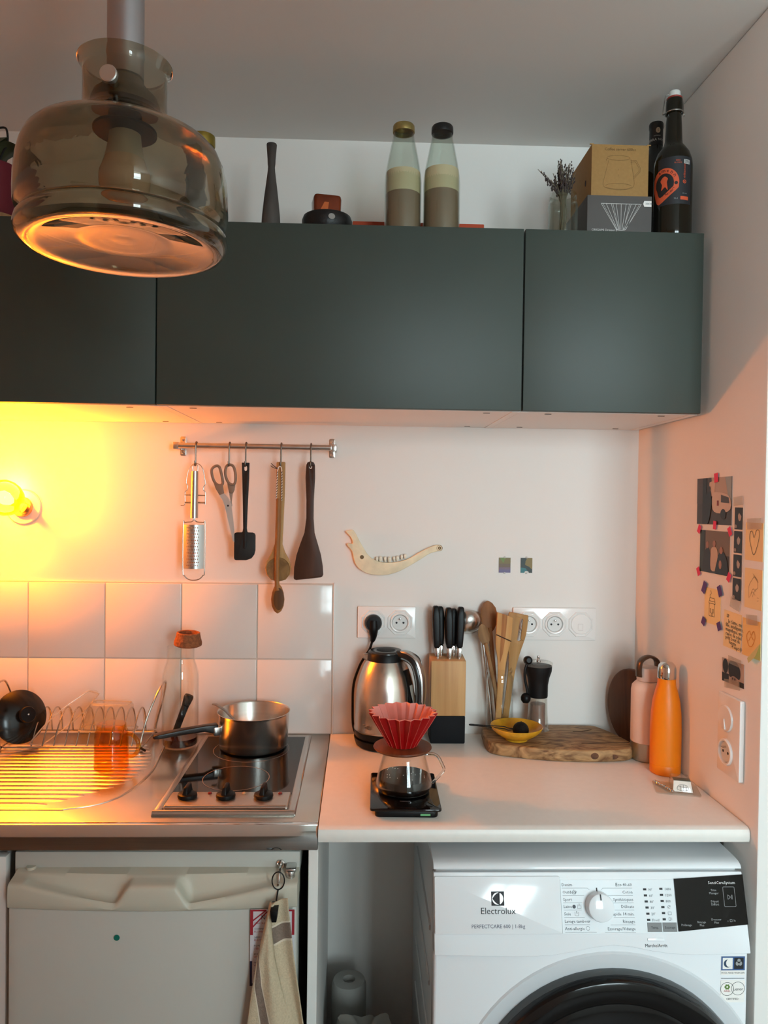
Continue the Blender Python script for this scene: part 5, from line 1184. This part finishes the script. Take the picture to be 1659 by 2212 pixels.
for s in (-1, 1): part('flap_tab', B().box(s * .0655 - .0045, s * .0655 + .0045, -.0682, -.0655, .1155, .1178), MATS['kraft'], t)
KI = mat('kraft_ink', (96, 68, 36), .8)
lettering('Coffee server 600cc', .0088, KI, t, (0, -.0684, .103), FACE, 'CENTER')
b = B()
lines2d(b, [circ(-.004, .0865, .0265, 30, .0055) + [(.0225, .0865)], sp2([(-.029, .0850), (-.0325, .0815), (-.0305, .0800)], 3, False), [(-.0265, .0805), (-.0375, .034)], [(.0245, .0845), (.0325, .037)],
            sp2([(-.0375, .034), (-.0385, .0255), (-.032, .0185), (-.010, .0145), (.014, .0155), (.029, .020), (.0330, .0275), (.0325, .037)], 4, False), circ(-.003, .0225, .030, 30, .0065, 0.2, pi - .2),
            sp2([(-.033, .0195), (-.010, .0160), (.014, .0165), (.029, .022)], 3, False), [(.0240, .0775), (.0345, .0790), (.0440, .0640), (.0430, .0570), (.0315, .0440)], [(.0235, .0810), (.0365, .0820), (.0470, .0640), (.0455, .0555), (.0320, .0405)], [(-.004, .058), (-.004, .062)], [(-.004, .045), (-.004, .049)]], .00055)
part('jug_drawing', b, KI, t, (0, -.0683, 0), FACE, smooth=0)
part('hand_hole', B().prism(circ(0, 0, .0045, 16, .007), 0, .0005), CRK, t, (-.0658, -.025, .045), (pi / 2, 0, -pi / 2))
# dark bottles
def wrap(b, R):
    b.v = [((R + v[2]) * sin(v[0] / R), -(R + v[2]) * cos(v[0] / R), v[1]) for v in b.v]; return b
def dense(b, k=3):
    """cut wide faces so that a wrapped print follows the bottle"""
    bm = bmesh.new(); vv = [bm.verts.new(v) for v in b.v]
    for f, mi in zip(b.f, b.m):
        fc = bm.faces.new([vv[i] for i in f]); fc.material_index = mi
    bmesh.ops.triangulate(bm, faces=bm.faces)
    for i in range(-12, 13):
        bmesh.ops.bisect_plane(bm, geom=bm.verts[:] + bm.edges[:] + bm.faces[:], plane_co=(i * .006, 0, 0), plane_no=(1, 0, 0))
    bm.verts.index_update()
    nb = B(); nb.v = [tuple(v.co) for v in bm.verts]; nb.f = [[v.index for v in f.verts] for f in bm.faces]; nb.m = [f.material_index for f in bm.faces]
    bm.free(); return nb
def text_faces(b, txt, size, x, y, d, rot=0.0, align='CENTER'):
    cu = bpy.data.curves.new('txt', 'FONT'); cu.body = txt; cu.size = size; cu.align_x = align; cu.resolution_u = 1
    t_ = bpy.data.objects.new('txt', cu); col.objects.link(t_)
    me = bpy.data.meshes.new_from_object(t_.evaluated_get(_dg()))
    c, s = cos(rot), sin(rot)
    b.add([(x + v.co.x * c - v.co.y * s, y + v.co.x * s + v.co.y * c, d) for v in me.vertices], [tuple(p.vertices) for p in me.polygons])
    bpy.data.objects.remove(t_); bpy.data.curves.remove(cu); bpy.data.meshes.remove(me)
BG = mat('bottle_dark_glass', (20, 17, 8), .08, spec=.6)
t = thing('beer_bottle', 'large dark swing top bottle with an orange and black label', 'bottle', (-.0565, -.33, TZ2))
part('glass', B().lathe([(0, 0), (.0395, 0), (.0418, .004), (.0422, .015), (.0422, .165), (.0408, .180), (.0355, .197), (.0270, .210), (.0205, .218), (.0190, .228), (.0175, .262), (.0160, .285), (.0158, .289), (.0185, .291), (.0185, .300), (.0180, .318), (.0165, .322), (0, .322)], 48), BG, t)
st_ = part('stopper', B().lathe([(.0165, .3225), (.0150, .326), (.0135, .327), (.0130, .3375), (.0115, .3395), (0, .340)], 28), mat('stopper_white', (214, 214, 210), .35), t)
part('seal', B().lathe([(.0168, .3215), (.0172, .3240), (.0150, .3262)], 28), mat('seal_red', (140, 44, 36), .5), t)
b = B().tube([(.0195 * cos(q), .0195 * sin(q), .2905) for q in [i * 2 * pi / 28 for i in range(28)]], .0014, 6, closed=True)
b.tube([(-.0195, 0, .2905), (-.026, -.002, .286), (-.0275, -.004, .290), (-.0265, -.003, .298), (-.022, 0, .324), (-.018, 0, .331), (-.0125, 0, .3325)], .0014, 6, 4)
b.tube([(.0195, 0, .2905), (.0225, 0, .285), (.021, 0, .300), (.019, 0, .322), (.0125, 0, .3325)], .0014, 6, 4)
part('wire_bail', b, STEEL, t)
b = B(); o_ = lambda px_, pz_: (px_, pz_ - 2.1386)
rc = (-.0360, 2.257 - 2.1386)
def drop(s): return sp2([(rc[0] + s * .033 * cos(q), rc[1] + s * (.0345 * sin(q) if sin(q) > 0 else .030 * sin(q))) for q in [radians(a) for a in (-35, -10, 15, 40, 65, 90, 115, 140, 165, 190, 215)]] + [(rc[0] - s * .012, rc[1] - s * .044)], 4)
b.mat(3).face(rect(-.052, .070, .0285, .176), .0002)
b.mat(0).face(drop(1.0), .0004).mat(1).face(drop(.66), .0006)
b.mat(0).face(sp2([(rc[0] - .008, rc[1] + .008), (rc[0] + .001, rc[1] + .016), (rc[0] + .009, rc[1] + .010), (rc[0] + .007, rc[1] + .002), (rc[0] + .009, rc[1] - .016), (rc[0] + .003, rc[1] - .008), (rc[0] - .006, rc[1] - .014), (rc[0] - .004, rc[1] - .002)], 3), .0008)
b.mat(1)
for ch, a in zip('amenn', (112, 92, 72, 52, 32)): text_faces(b, ch, .0125, rc[0] + .0245 * cos(radians(a)), rc[1] + .0255 * sin(radians(a)), .0009, radians(a - 90))
b.face(circ(rc[0] + .0265, rc[1] - .002, .0038, 10), .0009)
for ch, a in zip('tradizh', (-28, -36, -44, -52, -60, -68, -76)): text_faces(b, ch, .0075, rc[0] + .026 * cos(radians(a)), rc[1] + .028 * sin(radians(a)), .0009, radians(a + 90))
b.mat(2).face(rect(.0072, .1595, .0225, .1690), .0006)
b.mat(1)
for i in range(3): b.face(rect(.0085, .1610 + i * .0026, .0210, .1621 + i * .0026), .0008)
b.mat(0).face(circ(.0092, .1195, .0042, 16), .0006).mat(1).face(circ(.0092, .1195, .0028, 14), .0008).mat(0).face(circ(.0092, .1195, .0014, 10), .0009)
text_faces(b, 'oblikamenn', .0072, .0110, .1260, .0006, pi / 2, 'LEFT')
b.face(rect(.0000, .0790, .0195, .0868), .0006)
text_faces(b, 'BIERE', .0042, -.006, .165, .0006); text_faces(b, 'BLONDE', .0042, -.006, .160, .0006)
b.mat(4); text_faces(b, '75cl', .005, -.010, .0800, .0006); text_faces(b, '8% vol', .004, .010, .0920, .0006)
b = wrap(dense(b), .0422)
part('label_print', b, [mat('label_orange', (206, 84, 48), .6), mat('label_black', (26, 24, 26), .6), mat('label_white', (196, 196, 192), .6), mat('label_charcoal', (34, 34, 38), .6), LG], t, smooth=40, recalc=False)
t = thing('wine_bottle', 'dark wine bottle half hidden behind the swing top bottle', 'bottle', (-.0600, -.235, TZ2))
part('glass', B().lathe([(0, 0), (.035, 0), (.0375, .004), (.0378, .18), (.0360, .20), (.0270, .222), (.0185, .240), (.0155, .258), (0, .258)], 40), BG, t)
part('capsule', B().lathe([(.0160, .2585), (.0158, .300), (.0168, .302), (.0168, .312), (.0155, .315), (0, .315)], 32), mat('capsule_black', (20, 19, 20), .4), t)
b = B(); b.mat(0); text_faces(b, 'TERRA NOSTRA', .0085, .001, .268, .0003); text_faces(b, 'DOMAINE', .0035, -.0035, .2785, .0003)
b.mat(1).face(circ(-.0015, .2925, .0052, 16, .0068), .0003).mat(2); text_faces(b, 'S', .009, -.0015, .2895, .0005)
part('capsule_print', wrap(dense(b), .0163), [mat('label_white', (196, 196, 192), .6), mat('emblem_cream', (206, 180, 150), .5), INK], t, smooth=0, recalc=False)
# red flowerpot with leaves, olive bottle
t = thing('flower_pot', 'dark red flowerpot with leafy plant at the edge of the cabinet top', 'plant', (-1.632, -.265, TZ2))
part('saucer', B().lathe([(0, 0), (.082, 0), (.088, .012), (.089, .030), (.085, .030), (.082, .006), (0, .005)], 36), wood('saucer_wood', (150, 112, 74), (178, 138, 96), 12), t)
part('pot', B().lathe([(0, .0065), (.072, .0065), (.0755, .06), (.0765, .150), (.0745, .151), (.071, .135), (0, .132)], 40), mat('pot_red', (106, 10, 32), .55), t)
part('soil', B().lathe([(0, .138), (.072, .136)], 24), mat('soil', (48, 36, 28), .95, bump=(80, .8)), t)
LEAF = mat('leaf_dark', (70, 72, 48), .5, var=(30, .25))
for q, ln, up_ in ((-.15, .085, .030), (-.9, .07, .04), (-1.6, .075, .03), (-2.4, .07, .035), (.5, .06, .04), (1.6, .06, .05), (2.6, .07, .04)):
    d = Vector((cos(q), sin(q), 0)); s_ = Vector((-sin(q), cos(q), 0))
    b = B().sheet(lambda u, v: d * (.015 + ln * v) + s_ * ((u - .5) * .062 * (sin(v * pi * .92 + .12) ** .7)) + Vector((0, 0, .150 + up_ * sin(v * 2.6) * 1.3 + .010 * abs(u - .5) * 2)), 6, 10)
    part('leaf', b, LEAF, t)
part('stalk', B().tube([(.02, -.01, .14), (.046, -.02, .185), (.056, -.022, .20), (.052, -.02, .235), (.034, -.018, .238)], .0024, 7, 5), mat('stalk_black', (30, 26, 24), .7), t)
t = thing('oil_bottle', 'olive green bottle with a gold edge, mostly hidden behind the pendant lamp', 'bottle', (-1.142, -.25, TZ2))
part('glass', B().lathe([(0, 0), (.030, 0), (.032, .004), (.032, .14), (.029, .17), (.024, .19), (.023, .222), (0, .222)], 32), mat('olive_glass', (52, 52, 24), .15), t)
part('cap', B().lathe([(.0235, .2225), (.0275, .2225), (.029, .226), (.0285, .246), (.027, .2475), (0, .2475)], 28), mat('gold_foil', (150, 126, 54), .4, .7), t)

# ================================================================== TOWEL AND CLIP
t = thing('towel_clip', 'black ring and clip holding the towel', 'clip', (-.909, -.6045, .790))
part('ring', B().tube([(.0118 * cos(q), 0, .0165 + .0170 * sin(q)) for q in [i * 2 * pi / 24 for i in range(24)]], .0012, 8, closed=True), BLACK, t)
part('clip_neck', B().tube([(0, 0, -.001), (-.001, -.006, -.008), (-.002, -.012, -.016)], .0015, 8, 3), BLACK, t)
part('clip_jaw', B().prism([(-.0095, -.014), (.0045, -.016), (.0025, -.036), (-.0065, -.036)], -.050, -.015, 'xz'), BLACK, t, bev=(.001, 2))
S = .00086
def tw(pxx, pyy): return ((pxx - 602) * S, (1930 - pyy) * S)
def interp(tab, v):
    for (a, x0), (b_, x1) in zip(tab[:-1], tab[1:]):
        if v <= b_: return x0 + (x1 - x0) * (v - a) / (b_ - a)
    return tab[-1][1]
t = thing('towel', 'beige striped cotton tea towel hanging from the clip', 'towel', (-.909, -.628, .790))
LIN = mat('linen', (196, 180, 152), .9, var=(260, .10), bump=(420, .5)); TP = mat('linen_taupe', (128, 112, 100), .9, var=(260, .12), bump=(420, .5)); LW = mat('linen_line', (214, 202, 182), .9)
Ltab = [(1942, 588), (1965, 583), (1990, 578), (2060, 563), (2130, 552), (2212, 541), (2420, 524)]
Lin_ = [(1942, 600), (1965, 592), (1990, 592), (2060, 600), (2130, 616), (2212, 640), (2420, 676)]
Rtab = [(1936, 627), (1960, 629), (2000, 634), (2060, 641), (2130, 652), (2212, 664), (2420, 690)]
S0 = [(1942, 588), (1965, 583), (1990, 578), (2052, 565), (2118, 557), (2212, 571), (2420, 603)]
S1 = [(1942, 588), (1965, 583), (1990, 578), (2030, 570), (2060, 568), (2118, 575), (2212, 598), (2420, 644)]
def left_fn(u, v):
    yy = 1942 + v * 470
    a, p, q, c_ = interp(Ltab, yy), interp(S0, yy), interp(S1, yy), interp(Lin_, yy)
    p = max(p, a); q = max(q, p); c_ = max(c_, q)
    if u < .3: xx = a + (p - a) * u / .3
    elif u < .6: xx = p + (q - p) * (u - .3) / .3
    else: xx = q + (c_ - q) * (u - .6) / .4
    w = (xx - a) / max(c_ - a, 1e-6)
    x, z = tw(xx, yy)
    return (x, -.010 - .011 * sin(w * pi) - .004 * sin(w * 9 + v * 3) * min(1, v * 3) + .010 * (1 - min(1, v * 12)), z)
def left_mat(u, v):
    if .333 < u < .567: return 1
    if .30 < u < .60: return 2
    return 0
def right_fn(u, v):
    yy = 1936 + v * 476 - 17 * u * math.exp(-((v - .17) / .13) ** 2)
    a, c_ = interp(Lin_, max(yy, 1942)) - 10, interp(Rtab, yy)
    x, z = tw(a + (c_ - a) * u, yy + 8 * (1 - u) * (v < .06))
    return (x, -.002 - .006 * sin(u * pi * 2.2 + .3) * min(1, .4 + v), z)
def right_mat(u, v):
    c0 = .140
    if c0 < v < c0 + .065: return 1
    if c0 - .011 < v < c0 or c0 + .065 < v < c0 + .076: return 2
    return 0
fp = part('front_fold', B().sheet(left_fn, 30, 110, left_mat), [LIN, TP, LW], t, smooth=80, recalc=False)
bp_ = part('back_fold', B().sheet(right_fn, 20, 110, right_mat), [LIN, TP, LW], t, smooth=80, recalc=False)
for o_2 in (fp, bp_):
    md = o_2.modifiers.new('thick', 'SOLIDIFY'); md.thickness = .0016; md.offset = 0

# ================================================================== IN THE GAP BESIDE THE WASHING MACHINE
t = thing('paper_roll', 'pale upright roll standing in the dark gap beside the washing machine', 'roll', (-.775, -.14, 0))
part('roll', B().lathe([(0, 0), (.043, 0), (.044, .004), (.044, .30), (.040, .312), (.016, .314), (.014, .30), (0, .30)], 32), mat('roll_grey', (150, 148, 142), .9), t)
b = B()
def bag(u, v):
    q = u * 2 * pi; r = (.085 + .012 * sin(5 * q) + .008 * sin(9 * q + 2)) * (1 - .35 * v ** 2)
    return (r * cos(q), r * .9 * sin(q), .33 * v + .012 * sin(3 * q) * v)
tag(part('cloth_bag', b.sheet(bag, 40, 14).add([(0, 0, .31)] + [bag(i / 40, 1) for i in range(40)], [(0, i + 1, (i + 1) % 40 + 1) for i in range(40)]), mat('bag_grey', (120, 116, 108), .9, bump=(40, .5)), None, (-.735, -.34, .001), smooth=70), 'crumpled grey bag at the bottom of the gap beside the washing machine', 'bag')
